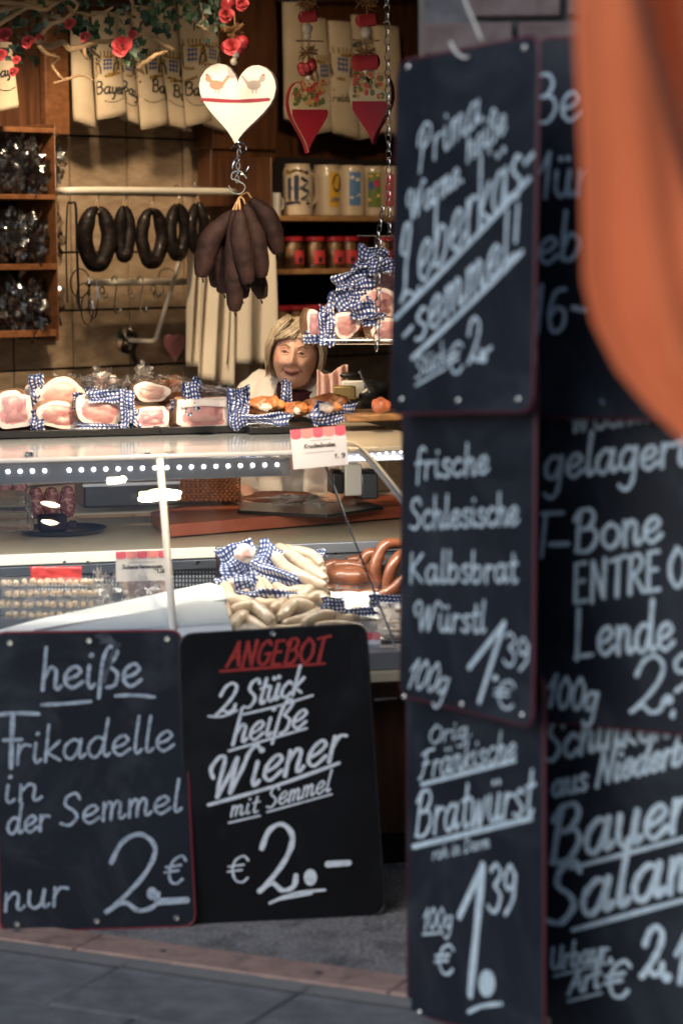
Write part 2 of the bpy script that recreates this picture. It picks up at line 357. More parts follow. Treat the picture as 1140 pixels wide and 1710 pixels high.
# ------------------------------------------------------------------ stroke alphabet for chalk writing
_bowl = [(.78, .85), (.45, 1.02), (.1, .72), (.06, .3), (.3, 0), (.6, .22), (.8, .9)]
G = {
 'a': (1.02, [_bowl, [(.82, 1), (.76, .3), (.86, .02), (1.05, .2)]]),
 'b': (.92, [[(.16, 1.9), (.1, 1), (.1, .06)], [(.1, .5), (.4, 1), (.76, .75), (.72, .28), (.4, 0), (.1, .12)]]),
 'c': (.8, [[(.75, .8), (.5, 1), (.12, .7), (.08, .3), (.4, 0), (.8, .22)]]),
 'd': (1.02, [_bowl, [(.9, 1.9), (.8, 1), (.77, .3), (.88, .02), (1.05, .15)]]),
 'e': (.85, [[(.08, .42), (.5, .52), (.74, .78), (.5, 1), (.15, .75), (.08, .3), (.4, 0), (.86, .28)]]),
 'f': (.62, [[(.8, 1.7), (.56, 1.9), (.34, 1.6), (.28, .8), (.22, -.3)], [(.02, .92), (.62, 1)]]),
 'g': (.95, [[(.76, .85), (.4, 1), (.08, .65), (.15, .15), (.5, .1), (.78, .62)], [(.82, 1), (.78, .2), (.68, -.55), (.35, -.82), (.05, -.6)]]),
 'h': (.88, [[(.18, 1.9), (.1, 0)], [(.12, .5), (.42, .98), (.66, .8), (.64, .2), (.74, 0), (.9, .14)]]),
 'i': (.42, [[(.15, 1), (.12, .25), (.25, 0), (.42, .16)], [(.2, 1.45), (.23, 1.48)]]),
 'k': (.8, [[(.18, 1.9), (.1, 0)], [(.72, 1), (.16, .45), (.16, .45), (.78, 0)]]),
 'l': (.42, [[(.24, 1.9), (.12, .3), (.24, 0), (.44, .18)]]),
 'm': (1.18, [[(.1, 1), (.1, 0)], [(.11, .6), (.34, .98), (.5, .8), (.48, 0)], [(.5, .6), (.74, .98), (.92, .8), (.9, .15), (1.02, 0), (1.2, .16)]]),
 'n': (.88, [[(.1, 1), (.1, 0)], [(.11, .6), (.4, .98), (.62, .8), (.6, .15), (.73, 0), (.9, .16)]]),
 'o': (.88, [[(.45, 1), (.1, .75), (.1, .25), (.45, 0), (.8, .3), (.78, .75), (.45, 1), (.4, 1)]]),
 'r': (.65, [[(.12, 1), (.1, 0)], [(.11, .55), (.35, .95), (.68, .88)]]),
 's': (.68, [[(.64, .85), (.4, 1), (.12, .8), (.35, .52), (.62, .28), (.4, 0), (.03, .12)]]),
 't': (.58, [[(.32, 1.65), (.24, .3), (.38, 0), (.6, .15)], [(.0, 1.05), (.6, 1.12)]]),
 'u': (.95, [[(.1, 1), (.1, .3), (.35, 0), (.62, .25), (.72, 1)], [(.74, 1), (.7, .2), (.82, 0), (.98, .16)]]),
 'w': (1.1, [[(.08, 1), (.16, .1), (.25, 0), (.52, .8)], [(.54, .9), (.62, .05), (.72, 0), (1.02, 1)]]),
 'y': (.85, [[(.1, 1), (.16, .2), (.4, .05), (.7, .5)], [(.8, 1), (.66, .1), (.4, -.7), (.1, -.75)]]),
 'z': (.8, [[(.1, .95), (.7, .95), (.7, .95), (.1, .05), (.1, .05), (.75, .05)]]),
 'ß': (.95, [[(.08, -.5), (.2, 1.2), (.48, 1.85), (.82, 1.55), (.5, 1.05), (.45, .98), (.86, .6), (.76, .08), (.4, -.02)]]),
 'A': (1.2, [[(.02, 0), (.35, .7), (.72, 1.75)], [(.72, 1.75), (.85, .9), (1.1, 0)], [(.2, .6), (1.05, .68)]]),
 'B': (1.2, [[(.28, 1.62), (.2, .8), (.16, 0)], [(.02, 1.35), (.3, 1.72), (.8, 1.72), (.95, 1.35), (.7, 1), (.4, .93)], [(.4, .93), (.9, .9), (1.08, .5), (.8, .05), (.45, -.03), (.1, .04)]]),
 'D': (1.3, [[(.2, 1.7), (.15, 0)], [(.05, 1.7), (.7, 1.65), (1.15, .95), (.8, .15), (.1, 0)]]),
 'E': (1.0, [[(.15, 1.75), (.1, 0)], [(.15, 1.75), (.8, 1.75)], [(.12, .92), (.68, .95)], [(.1, 0), (.85, .02)]]),
 'F': (1.1, [[(.45, 1.7), (.4, .8), (.15, .05), (-.05, .1)], [(.05, 1.55), (.5, 1.75), (1.15, 1.8)], [(.2, .95), (.8, 1)]]),
 'G': (1.2, [[(1.0, 1.45), (.7, 1.75), (.2, 1.35), (.1, .5), (.5, 0), (.95, .25), (1, .8)], [(.65, .8), (1.15, .82)]]),
 'I': (.5, [[(.2, 1.75), (.15, 0)]]),
 'K': (1.15, [[(.18, 1.75), (.1, 0)], [(1.0, 1.7), (.2, .85), (.2, .85), (1.0, .02)]]),
 'L': (1.05, [[(.28, 1.1), (.1, 1.3), (.35, 1.8), (.65, 1.65), (.4, .8), (.3, .15), (.05, -.05), (.5, .05), (1.0, -.25), (1.2, -.1)]]),
 'Λ': (1.05, [[(.18, 1.75), (.1, .02), (.1, .02), (.9, .05)]]),
 'N': (1.2, [[(.1, -.1), (.2, 1.7)], [(.2, 1.7), (.9, .05)], [(.9, .05), (1.0, 1.75)]]),
 'O': (1.2, [[(.6, 1.75), (.12, 1.2), (.12, .5), (.6, 0), (1.08, .5), (1.05, 1.3), (.6, 1.75), (.5, 1.75)]]),
 'P': (1.05, [[(.45, 1.6), (.3, .6), (.15, -.1)], [(.05, 1.1), (.15, 1.6), (.65, 1.85), (1.0, 1.45), (.75, 1), (.35, .85)]]),
 'R': (1.15, [[(.2, 1.7), (.12, 0)], [(.1, 1.65), (.7, 1.75), (.95, 1.35), (.6, .95), (.2, .88)], [(.35, .9), (1.05, 0)]]),
 'S': (1.0, [[(.95, 1.4), (.75, 1.75), (.3, 1.6), (.25, 1.15), (.65, .8), (.85, .4), (.5, 0), (.05, .15)]]),
 'T': (1.15, [[(.6, 1.7), (.5, 0)], [(.05, 1.65), (1.15, 1.8)]]),
 'U': (1.2, [[(.1, 1.7), (.15, .4), (.5, 0), (.9, .4), (1, 1.7)], [(1, 1.7), (1.0, .2), (1.15, .0)]]),
 'W': (1.75, [[(.05, .9), (-.15, 1.35), (.15, 1.75), (.42, 1.55), (.4, .7), (.45, 0)], [(.45, 0), (.75, .7), (1.0, 1.45)], [(1.0, 1.45), (1.0, .7), (1.02, 0)], [(1.02, 0), (1.35, .9), (1.5, 1.5), (1.75, 1.78), (1.95, 1.6)]]),
 '0': (.95, [[(.5, 1.7), (.12, 1.2), (.12, .5), (.48, 0), (.85, .5), (.85, 1.2), (.5, 1.7), (.4, 1.68)]]),
 '1': (.6, [[(.0, 1.0), (.42, 1.75)], [(.42, 1.75), (.3, 0)]]),
 '2': (1.0, [[(.02, 1.15), (.2, 1.62), (.55, 1.78), (.85, 1.45), (.72, .9), (.3, .3), (.02, .02)], [(.02, .02), (.35, .22), (.65, .02), (.95, .12), (1.0, .4)]]),
 '3': (.9, [[(.1, 1.5), (.45, 1.75), (.8, 1.4), (.4, .95)], [(.4, .95), (.85, .6), (.7, .1), (.35, -.02), (.03, .2)]]),
 '6': (.95, [[(.8, 1.6), (.35, 1.5), (.1, .7), (.3, 0), (.75, .15), (.8, .7), (.45, .9), (.15, .6)]]),
 '9': (.9, [[(.8, 1.3), (.45, 1.72), (.12, 1.3), (.3, .85), (.7, 1), (.82, 1.4)], [(.82, 1.4), (.75, .5), (.25, -.1)]]),
 '€': (1.1, [[(1.0, 1.35), (.75, 1.65), (.35, 1.4), (.22, .8), (.4, .15), (.75, 0), (1.0, .25)], [(.0, 1.02), (.78, 1.1)], [(-.02, .7), (.7, .78)]]),
 '.': (.4, [[(.15, .05), (.18, .08)]]), '-': (.7, [[(.08, .6), (.6, .66)]]), ' ': (.5, []),
 '!': (.5, [[(.35, 1.85), (.2, .6)], [(.15, .1), (.17, .12)]]), '"': (0, [[(.2, 1.45), (.22, 1.48)], [(.6, 1.5), (.62, 1.53)]]),
}
G['ä'] = (G['a'][0], G['a'][1]+[[(.3, 1.5), (.32, 1.53)], [(.68, 1.5), (.7, 1.53)]])
G['ü'] = (G['u'][0], G['u'][1]+[[(.25, 1.45), (.27, 1.48)], [(.62, 1.45), (.64, 1.48)]])
class Plane:
    def __init__(s, o, n): s.o = Vector(o); s.n = Vector(n).normalized()
    def hit(s, px, py):
        d = ray(px, py); return CAM + d*((s.o-CAM).dot(s.n)/d.dot(s.n))
def ribbon(mb, pts, width, nrm, lift=.0006, rise=.000006, contrast=0, soft=True, taper=.0):
    """flat stroke lying on a plane, rising a hair along its length so crossings never share a plane"""
    N = len(pts)
    L = []; 
    for i in range(N):
        t = pts[min(i+1, N-1)]-pts[max(i-1, 0)]
        if t.length < 1e-7: t = Vector((1, 0, 0))
        t.normalize(); sd_ = nrm.cross(t).normalized()
        wv = width*(1-contrast*.55*(1-abs(t.z)))*(1+.10*math.sin(i*1.3+N))
        if taper: wv *= 1-taper*max(0, (i/(N-1)-.7)/.3)
        L.append((pts[i], sd_, t, wv/2))
    n0 = len(mb.v); rows = []
    p, sd_, t, h = L[0]; rows.append((p-t*h*.9, sd_, h*.35)); rows.append((p-t*h*.55, sd_, h*.82))
    for p, sd_, t, h in L: rows.append((p, sd_, h))
    rows.append((L[-1][0]+L[-1][2]*h*.55, L[-1][1], h*.82)); rows.append((L[-1][0]+L[-1][2]*h*.9, L[-1][1], h*.35))
    for i, (p, sd_, h) in enumerate(rows):
        o = nrm*(lift+rise*i); mb.v.append(p+sd_*h+o); mb.v.append(p-sd_*h+o)
    for i in range(len(rows)-1): a = n0+2*i; mb.f.append([a, a+1, a+3, a+2])
_z = [0]
def write(mb, plane, s, p0, p1, xh, w=6, slant=.18, contrast=.3, jit=.03):
    adv = sum(G[c][0] for c in s if c in G)+.12*len(s)
    e = Vector((p1[0]-p0[0], p1[1]-p0[1])); k = e.length/adv; e.normalize()
    x = 0; rnd = random.Random(len(s)*17+int(p0[0]))
    for c in s:
        if c not in G: x += .4; continue
        sc_ = 1+rnd.uniform(-jit, jit); dy = rnd.uniform(-jit, jit)
        for st in G[c][1]:
            pts2 = []
            for (gx, gy) in st:
                X = (x+gx)*k+slant*gy*xh; Y = (gy*sc_+dy)*xh
                pts2.append(Vector((p0[0]+e.x*X, p0[1]+e.y*X-Y, 0)))
            sp_ = spline(pts2, 6 if len(pts2) > 2 else 3)
            P3 = [plane.hit(q.x, q.y) for q in sp_]
            pxm = (plane.hit(p0[0]+10, p0[1])-plane.hit(p0[0], p0[1]-0)).length/10
            pym = (plane.hit(p0[0], p0[1]+10)-plane.hit(p0[0], p0[1])).length/10
            _z[0] = (_z[0]+1) % 40
            dot = len(st) == 2 and abs(st[0][0]-st[1][0])+abs(st[0][1]-st[1][1]) < .1
            ribbon(mb, P3, w*pym*(1.25 if dot else 1), plane.n, lift=.0005+.00002*_z[0], contrast=0 if dot else contrast)
        x += G[c][0]+.12
def line(mb, plane, pts, w):
    P3 = [plane.hit(x, y) for x, y in pts]
    if len(P3) > 2: P3 = spline(P3, 5)
    pym = (plane.hit(pts[0][0], pts[0][1]+10)-plane.hit(*pts[0])).length/10
    _z[0] = (_z[0]+1) % 40
    ribbon(mb, P3, w*pym, plane.n, lift=.0005+.00002*_z[0])
def disc(mb, plane, x, y, r, ry=None):
    ry = ry or r; n0 = len(mb.v); _z[0] = (_z[0]+1) % 40
    for k in range(16):
        mb.v.append(plane.hit(x+r*math.cos(2*PI*k/16), y+ry*math.sin(2*PI*k/16))+plane.n*(.0006+.00002*_z[0]))
    mb.f.append(list(range(n0, n0+16)))
def roundquad(P, r, n=5):
    out = []
    for i in range(4):
        p = P[i]; a = (P[i-1]-p).normalized(); b = (P[(i+1) % 4]-p).normalized(); A_ = p+a*r; B_ = p+b*r
        for k in range(n+1):
            t = k/n; out.append(A_*(1-t)**2+p*2*t*(1-t)+B_*t*t)
    return out
def board(name, label, corners, YL, YR, lean=0, mat=None, edge=None, rivets=(), group=None, th=.008, r=.03, ew=.0042):
    TL, TR, BR, BL = corners
    pl_, pr_ = at(*BL, YL), at(*BR, YR); u = (pr_-pl_).normalized()
    up = Vector((0, math.sin(lean), math.cos(lean))); n = u.cross(up).normalized()
    if n.y > 0: n = -n
    P = Plane(pl_, n); C = [P.hit(*c) for c in corners]
    t = thing(name, label, 'chalkboard', (C[3]+C[2])/2, 0, group)
    o = MB(); o.poly(roundquad(C, r), th, n); o.build('panel', mat, t, bevel=.001)
    ctr = sum(C, Vector())/4
    # raised plastic edge running round the panel
    loop = roundquad(C, r); loop = loop+[loop[0]]
    e = MB(); e.tube([p-n*th*.5+(p-ctr).normalized()*.001 for p in loop], ew, 6, cap=False); e.build('edge', edge, t)
    for (x, y) in rivets:
        q = P.hit(x, y); rb = MB(); rb.lathe([(.0075, 0), (.0075, .0015), (.006, .003), (.0035, .003), (.003, .0012), (0.0005, .001)], q+n*.0005, 14, n); rb.build('eyelet', m_chrome, t)
    return t, P
def words(t, P, specs, mat, name='lettering'):
    for sp_ in specs:
        mb = MB()
        if sp_[0] == '_': line(mb, P, sp_[1], sp_[2])
        elif sp_[0] == 'o': disc(mb, P, *sp_[1:])
        else: write(mb, P, *sp_[:4], **(sp_[4] if len(sp_) > 4 else {}))
        mb.build(name if sp_[0] != '_' else 'underline', mat, t, smooth=False)

# ================================================================== LARGE STRUCTURE
g = MB(); g.grid(lambda u, v: V(-60+120*u, -40+120*v, -.06), 8, 8); struct(g.build('ground', m_ground, smooth=False))
# line of the threshold on the ground
TA, TB = gz(0, 1583, .0), gz(680, 1680, .0)
TU = (TB-TA).normalized(); TN = Vector((TU.y, -TU.x, 0)).normalized()
if TN.y > 0: TN = -TN
# street: slabs below the threshold
road = MB(); a_ = TA-TU*6; b_ = TA+TU*8
road.v += [a_+V(0, 0, -.012), b_+V(0, 0, -.012), b_+TN*7+V(0, 0, -.012), a_+TN*7+V(0, 0, -.012)]; road.f.append([0, 1, 2, 3])
street = struct(road.build('street', m_mortar, smooth=False))
slab = None
for j in range(7):
    for i in range(14):
        L, W_ = .46, .30
        c = TA+TU*(-2.2+i*L+(j % 2)*.23)+TN*(W_*.5+.004+j*W_)+V(0, 0, -.012)
        if slab is None:
            s_ = MB(); s_.box((0, 0, 0), (L-.006, W_-.006, .016)); slab = s_.build('paving_slab', m_stone, bevel=.003, org=V(0, 0, 0)); o = slab
        else: o = slab.copy(); COL.objects.link(o)
        o.parent = street; o.location = c+V(0, 0, random.uniform(-.0015, .0015)); o.rotation_euler = (random.uniform(-.003, .003), random.uniform(-.003, .003), math.atan2(TU.y, TU.x))
# shop apron of washed concrete
ap = MB(); a2, b2 = TA-TU*5-TN*.0, TA+TU*6
ap.v += [a2+V(0, 0, .012), b2+V(0, 0, .012), b2-TN*6+V(0, 0, .012), a2-TN*6+V(0, 0, .012)]; ap.f.append([0, 1, 2, 3])
pave = struct(ap.build('pavement', m_agg, smooth=False))
thr = thing('door_threshold', 'worn reddish wooden threshold strip between the street slabs and the concrete', 'threshold', TA)
kb = MB(); kb.box(TA+TU*1.4-TN*.002+V(0, 0, .004), (7, .008, .03), TU, TN); kb.build('metal_edging', m_steel, thr)
for i in range(9):
    L = .8; p = MB(); p.box(TA+TU*(-2.6+i*L)-TN*.072+V(0, 0, .008), (L-.006, .130, .028+random.uniform(-.001, .001)), TU, TN); p.build('plank', m_plank, thr, bevel=.003)
    for q in (.2, .6):
        sc_ = MB(); sc_.lathe([(.009, 0), (.009, .0012), (.001, .0012)], TA+TU*(-3+i*L+q)-TN*.072+V(0, 0, .0223), 10); sc_.build('screw', m_gdark, thr)
# stone and brick pillar behind the hanging boards
PY = 5.30
px0 = at(703, 300, PY).x
pil = thing('brick_pillar', 'old grey brick pillar behind the two columns of hanging chalkboards', 'pillar', (px0+.5, PY, 0))
core = MB(); core.box((px0+.75, PY+.22, 1.5), (1.48, .40, 3.0)); core.build('core', m_mortar, pil, smooth=False)
bk = None; random.seed(3)
for j in range(38):
    for i in range(8):
        z = .04+j*.078; x = px0+.10+i*.21+(j % 2)*.105
        if x > px0+1.5: continue
        if bk is None:
            b = MB(); b.box((0, 0, 0), (.196, .03, .066)); bk = b.build('brick', m_brick, pil, org=V(0, 0, 0), world=False, bevel=.006); o = bk
        else: o = bk.copy(); COL.objects.link(o); o.parent = pil
        o.location = V(x, PY+.006+random.uniform(-.006, .006), z)-Vector(pil['_w']); o.rotation_euler = (random.uniform(-.03, .03), random.uniform(-.02, .02), random.uniform(-.03, .03))
# shop shell
def wallbox(name, c, size, u=V(1, 0, 0), v=V(0, 1, 0), mat=m_plaster, label=None, cat='wall'):
    b = MB(); b.box(c, size, u, v); o = b.build(name, mat, org=Vector(c)-V(0, 0, size[2]/2), smooth=False)
    if label: tag(o, label, cat)
    else: struct(o)
    return o
wallbox('ceiling', (-.3, 8.6, 2.86), (7, 5.6, .08), mat=m_plaster)
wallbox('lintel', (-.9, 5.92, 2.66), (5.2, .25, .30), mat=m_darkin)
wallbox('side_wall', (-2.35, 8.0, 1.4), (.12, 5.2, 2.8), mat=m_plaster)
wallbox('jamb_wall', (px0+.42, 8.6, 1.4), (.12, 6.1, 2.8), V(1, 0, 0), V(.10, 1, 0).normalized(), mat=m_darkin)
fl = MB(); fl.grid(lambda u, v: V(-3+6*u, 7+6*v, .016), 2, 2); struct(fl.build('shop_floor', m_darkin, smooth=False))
# back wall with tiles
tw = thing('tiled_wall', 'beige marbled tile wall at the back of the butcher shop', 'wall', WP(300, 700))
g0 = WP(214, 421); upitch = (WP(306, 421)-g0).length; zp = (g0-WP(214, 516)).z
bw = MB(); bw.box(Vector((g0.x, g0.y, 1.4))+WU*.9-WN*.05, (6.4, .08, 2.8), WU, WN); bw.build('backing', m_grout, tw, smooth=False)
tl = None; random.seed(11)
for i in range(-6, 12):
    for j in range(-5, 8):
        c = Vector((g0.x, g0.y, g0.z))+WU*((i+.5)*upitch)+UP*((j+.5)*zp)
        if c.z < .3 or c.z > 2.65: continue
        if tl is None:
            b = MB(); b.box((0, 0, 0), (upitch-.008, .012, zp-.008)); tl = b.build('tile', m_tile, tw, org=V(0, 0, 0), world=False, bevel=.0015); o = tl
        else: o = tl.copy(); COL.objects.link(o); o.parent = tw
        o.location = c-Vector(tw['_w']); o.rotation_euler = (random.uniform(-.006, .006), (PI if random.random() < .5 else 0), WT+random.uniform(-.006, .006))

def wbox(mb, px1, py1, px2, py2, off, d):   # box whose front shows between two pixels, `off` in front of the tiled wall, depth d
    a = WP(px1, py1, off); b = WP(px2, py2, off); L = (Vector((b.x, b.y, 0))-Vector((a.x, a.y, 0))).length
    c = (a+b)/2-WN*d/2; c.z = (WP(px1, py1, off).z+WP(px1, py2, off).z)/2
    mb.box(c, (L, d, abs(WP(px1, py1, off).z-WP(px1, py2, off).z)), WU, WN); return mb
# upper wooden cupboard / panelling behind the towels
up_ = thing('wall_cupboard', 'dark brown wooden panelling and post at the top of the tiled wall', 'cupboard', WP(160, 200, .02))
b = MB(); wbox(b, -60, -60, 118, 222, .10, .06); b.build('panel', m_wood, up_, bevel=.004)
b = MB(); wbox(b, 72, -60, 119, 224, .14, .035); b.build('post', m_woodm, up_, bevel=.006)
b = MB(); wbox(b, 119, -60, 352, 60, .06, .05); b.build('panel', m_wood, up_, bevel=.004)
wp = thing('wooden_bracket_post', 'dark wooden post with carved bracket beside the beer mug shelf', 'post', WP(400, 340, .02))
b = MB(); wbox(b, 352, -60, 462, 248, .16, .12); b.build('post', m_wood, wp, bevel=.006)
b = MB()
pr = [(352, 225), (462, 225), (462, 262), (440, 300), (400, 330), (385, 345), (352, 345)]
b.poly([WP(x, y, .14) for x, y in pr], .08, WN); b.build('bracket', m_wood, wp, bevel=.004)
b = MB(); wbox(b, 458, -60, 800, 262, .03, .02); tag(b.build('shelf_back_panel', m_wood, org=WP(600, 262, .03)), 'dark wooden back panel behind the printed bags right of the post', 'panel')
# left open shelf
cab = thing('wall_shelf', 'brown wooden wall shelf with three open compartments on the tiled wall', 'shelf', WP(30, 565, .02))
for (y1, y2) in ((206, 215), (322, 331), (442, 453), (557, 569)):
    b = MB(); wbox(b, -120, y1, 96, y2, .26, .24); b.build('shelf_board', m_woodm, cab, bevel=.002)
b = MB(); wbox(b, 91, 206, 100, 569, .262, .245); b.build('side_panel', m_woodm, cab, bevel=.002)
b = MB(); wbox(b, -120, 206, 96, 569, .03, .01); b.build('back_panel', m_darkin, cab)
# cellophane bags
def crumple(name, c, r, seed, mat, parent=None, amp=.45, q=None, seg=34):
    mb = MB(); 
    def fn(d):
        v = noise.noise(d*2.2+V(seed, 0, 0))+.6*noise.noise(d*5.5+V(0, seed, 0))+.35*noise.noise(d*12+V(0, 0, seed)); return 1+amp*v
    mb.ell(c, r, seg, seg*2//3, fn, q); return mb.build(name, mat, parent, angle=35, org=Vector(c) if parent is None else None)
rows_c = [(318, 'top'), (438, 'middle'), (553, 'bottom')]
random.seed(5)
for py, nm in rows_c:
    for k, px in enumerate((-10, 22, 52, 78)):
        c = WP(px, py-34-(k % 2)*10, .16+.03*(k % 3))
        wh = ['leftmost', 'second from left', 'third from left', 'rightmost'][k]
        t = thing('cellophane_bag', f'{wh} crumpled cellophane bag in the {nm} compartment of the brown shelf', 'bag', c-UP*.07, 0, 'cellophane bags in the brown shelf')
        crumple('wrap', c, (.055, .05, .085), k*3.1+py, m_cello, t, .55)
        cc = MB(); cc.ell(c-UP*.02, (.04, .035, .05), 12, 8); cc.build('contents', m_dsal, t)
        # gathered top
        mb = MB(); ft = c+UP*.06
        for j in range(4):
            an = random.uniform(0, 6.28); e = ft+V(math.cos(an)*.04, math.sin(an)*.03, random.uniform(.01, .05)); n = V(-math.sin(an), math.cos(an), 0)*.015
            mb.v += [ft-UP*.02, e+n, e+UP*.015, e-n]; k0 = len(mb.v)-4; mb.f += [[k0, k0+1, k0+2], [k0, k0+2, k0+3]]
        mb.build('gathered_top', m_cello, t, smooth=False)

# ------------------------------------------------------------------ counter
ct = thing('deli_counter', 'glass fronted butcher counter with steel top and LED strip', 'counter', cpos(.2, 6.4, 0))
ZT = 1.089
def cbox(px1, px2, b1, b2, z1, z2, name, mat, parent=ct, bev=.003, py=760):
    a = CP(px1, py, b1); b = CP(px2, py, b1); L = (V(b.x-a.x, b.y-a.y, 0)).length; v = -CN
    dd = (b2-b1)*math.cos(CT); c = (a+b)/2+v*dd/2; c.z = (z1+z2)/2
    mb = MB(); mb.box(c, (L, dd, z2-z1), CU, v); return mb.build(name, mat, parent, bevel=bev)
cbox(-260, 580, 6.35, 6.62, ZT-.012, ZT, 'top_ledge', M('ledge enamel', (.55, .56, .58), .22, coat=.6))
cbox(-260, 580, 6.623, 7.5, ZT-.008, ZT-.002, 'top_glass', M('top glass', (.45, .5, .55), .12, .3))
cbox(582, 760, 6.38, 7.5, ZT-.012, ZT+.002, 'top_ledge', m_cream)
cbox(-260, 484, 6.39, 6.43, 1.018, 1.072, 'light_housing', m_alu)
cbox(560, 760, 6.52, 6.55, 1.04, 1.07, 'light_housing', m_gdark)
for i in range(27):
    px = 14+i*20.4
    if px > 480 or abs(px-97) < 9: continue
    q = CP(px, 788-px*.026, 6.388); mb = MB(); mb.lathe([(.0045, -.001), (.0045, .001), (.002, .003), (.0003, .0032)], q, 10, CN); mb.build('led', m_led, ct)
for i in range(8):
    q = CP(585+i*12, 763-i*1.2, 6.518); mb = MB(); mb.lathe([(.0035, -.001), (.0035, .001), (.0003, .003)], q, 10, CN); mb.build('led', m_led, ct)
for px in (48, 243, 283, 470):   # clamps under the top
    q = CP(px, 760, 6.375); mb = MB(); mb.box(q, (.022, .02, .018), CU, CN); mb.lathe([(.006, 0), (.006, .006), (.001, .006)], q+CN*.01, 12, CN); mb.build('glass_clamp', m_chrome, ct, bevel=.002)
al = bpy.data.lights.new('led_strip', 'AREA'); al.shape = 'RECTANGLE'; al.size = 1.7; al.size_y = .03; al.energy = 12; al.color = (1, .92, .82)
ao = bpy.data.objects.new('led_strip_light', al); COL.objects.link(ao); ao.parent = ct; _q = CP(250, 790, 6.46); _q.z = 1.035
ao.location = _q-Vector(ct['_w']); _d = (-CN*.75-UP).normalized(); _x = CU; _y = _d.cross(_x)*-1
ao.rotation_euler = Matrix((_x, (-_d).cross(_x), -_d)).transposed().to_euler()
# front glass (leaning), two panes with joint
def gpane(P4, name='front_glass', mat=m_gla, th=.006):
    n = (P4[1]-P4[0]).cross(P4[3]-P4[0]).normalized()
    if n.y > 0: n = -n
    mb = MB(); mb.poly(P4, th, n); return mb.build(name, mat, ct, smooth=False), n
gT, gB = 6.36, 5.99
A0, A1_, A2_, A3_ = CP(-260, 770, gT), CP(265, 764, gT), CP(292, 1112, gB), CP(-290, 1120, gB)
_, GN = gpane([A0, A1_, A2_, A3_])
B0, B1_, B2_, B3_ = CP(269, 764, gT), CP(540, 760, gT), CP(668, 1104, gB), CP(296, 1112, gB)
gpane([B0, B1_, B2_, B3_])
mb = MB(); mb.tube([CP(267, 764, gT-.004), CP(294, 1108, gB-.004)], .0095, 8, flat=.5); mb.build('glass_joint', m_white, ct)
mb = MB(); mb.tube([CP(542, 775, gT-.004), CP(670, 1104, gB-.004)], .003, 6); mb.build('glass_joint', m_gdark, ct)
# curved glass end profile
pp = spline([CP(575, 745, 6.45), CP(600, 752, 6.38), CP(640, 795, 6.2), CP(690, 865, 6.0), CP(720, 950, 5.95)], 6)
mb = MB(); mb.tube(pp, .012, 8, flat=.45); mb.build('end_profile', m_alu, ct)
mb = MB(); mb.tube([p+UP*.012 for p in pp], .004, 6); mb.build('profile_edge', m_cream, ct)
# lower deck, plinth, front
cbox(-260, 760, 6.02, 6.93, .575, .60, 'display_deck', m_steel, py=1000)
cbox(-260, 760, 6.91, 6.94, .601, .742, 'rear_grille', m_gdark, py=1000)
# perforations of the rear grille: pale cells
mb = MB(); 
for i in range(110):
    for j in range(6):
        q = CP(60+i*5.6, 948+j*7.2, 6.905); mb.box(q, (.0045, .002, .0075), CU, CN)
struct(mb.build('grille_cell', m_perf, ct, smooth=False), 'stuff')
cbox(-120, 760, 6.90, 7.85, .752, .772, 'work_shelf', m_cream, py=900)
cbox(-120, 360, 6.885, 6.899, .744, .776, 'shelf_edge', m_white, py=900)
cbox(361, 760, 6.885, 6.899, .744, .776, 'shelf_edge', m_alu, py=900)
cbox(-120, 760, 6.875, 6.905, .715, .742, 'shelf_rail', m_gdark, py=900)
for px in (108, 147, 330, 420, 560):
    q = CP(px, 939 if px < 400 else 925, 6.872); m_ = MB(); m_.lathe([(.005, 0), (.005, .002), (.0005, .002)], q, 10, CN); m_.build('screw', m_chrome, ct)
cbox(-200, 760, 7.84, 7.90, .78, .825, 'rear_rail', m_cream, py=850)
cbox(-260, 760, 5.95, 6.02, .555, .60, 'front_rail', m_alu, py=1100)
cbox(-260, 760, 5.93, 6.02, .525, .553, 'front_rail', m_cream, py=1120)
cbox(-260, 760, 6.0, 6.9, .47, .523, 'drawer_front', m_panel, py=1150)
cbox(-260, 760, 6.06, 6.9, .10, .468, 'front_panel', m_wood, py=1300)
cbox(-260, 760, 6.10, 6.9, .012, .098, 'plinth', m_darkin, py=1500)
q = CP(640, 1165, 5.99); mb = MB(); mb.tube([q+CU*-.03, q+CU*-.03+CN*.02, q+CU*.03+CN*.02, q+CU*.03], .004, 6); mb.build('handle', m_chrome, ct)

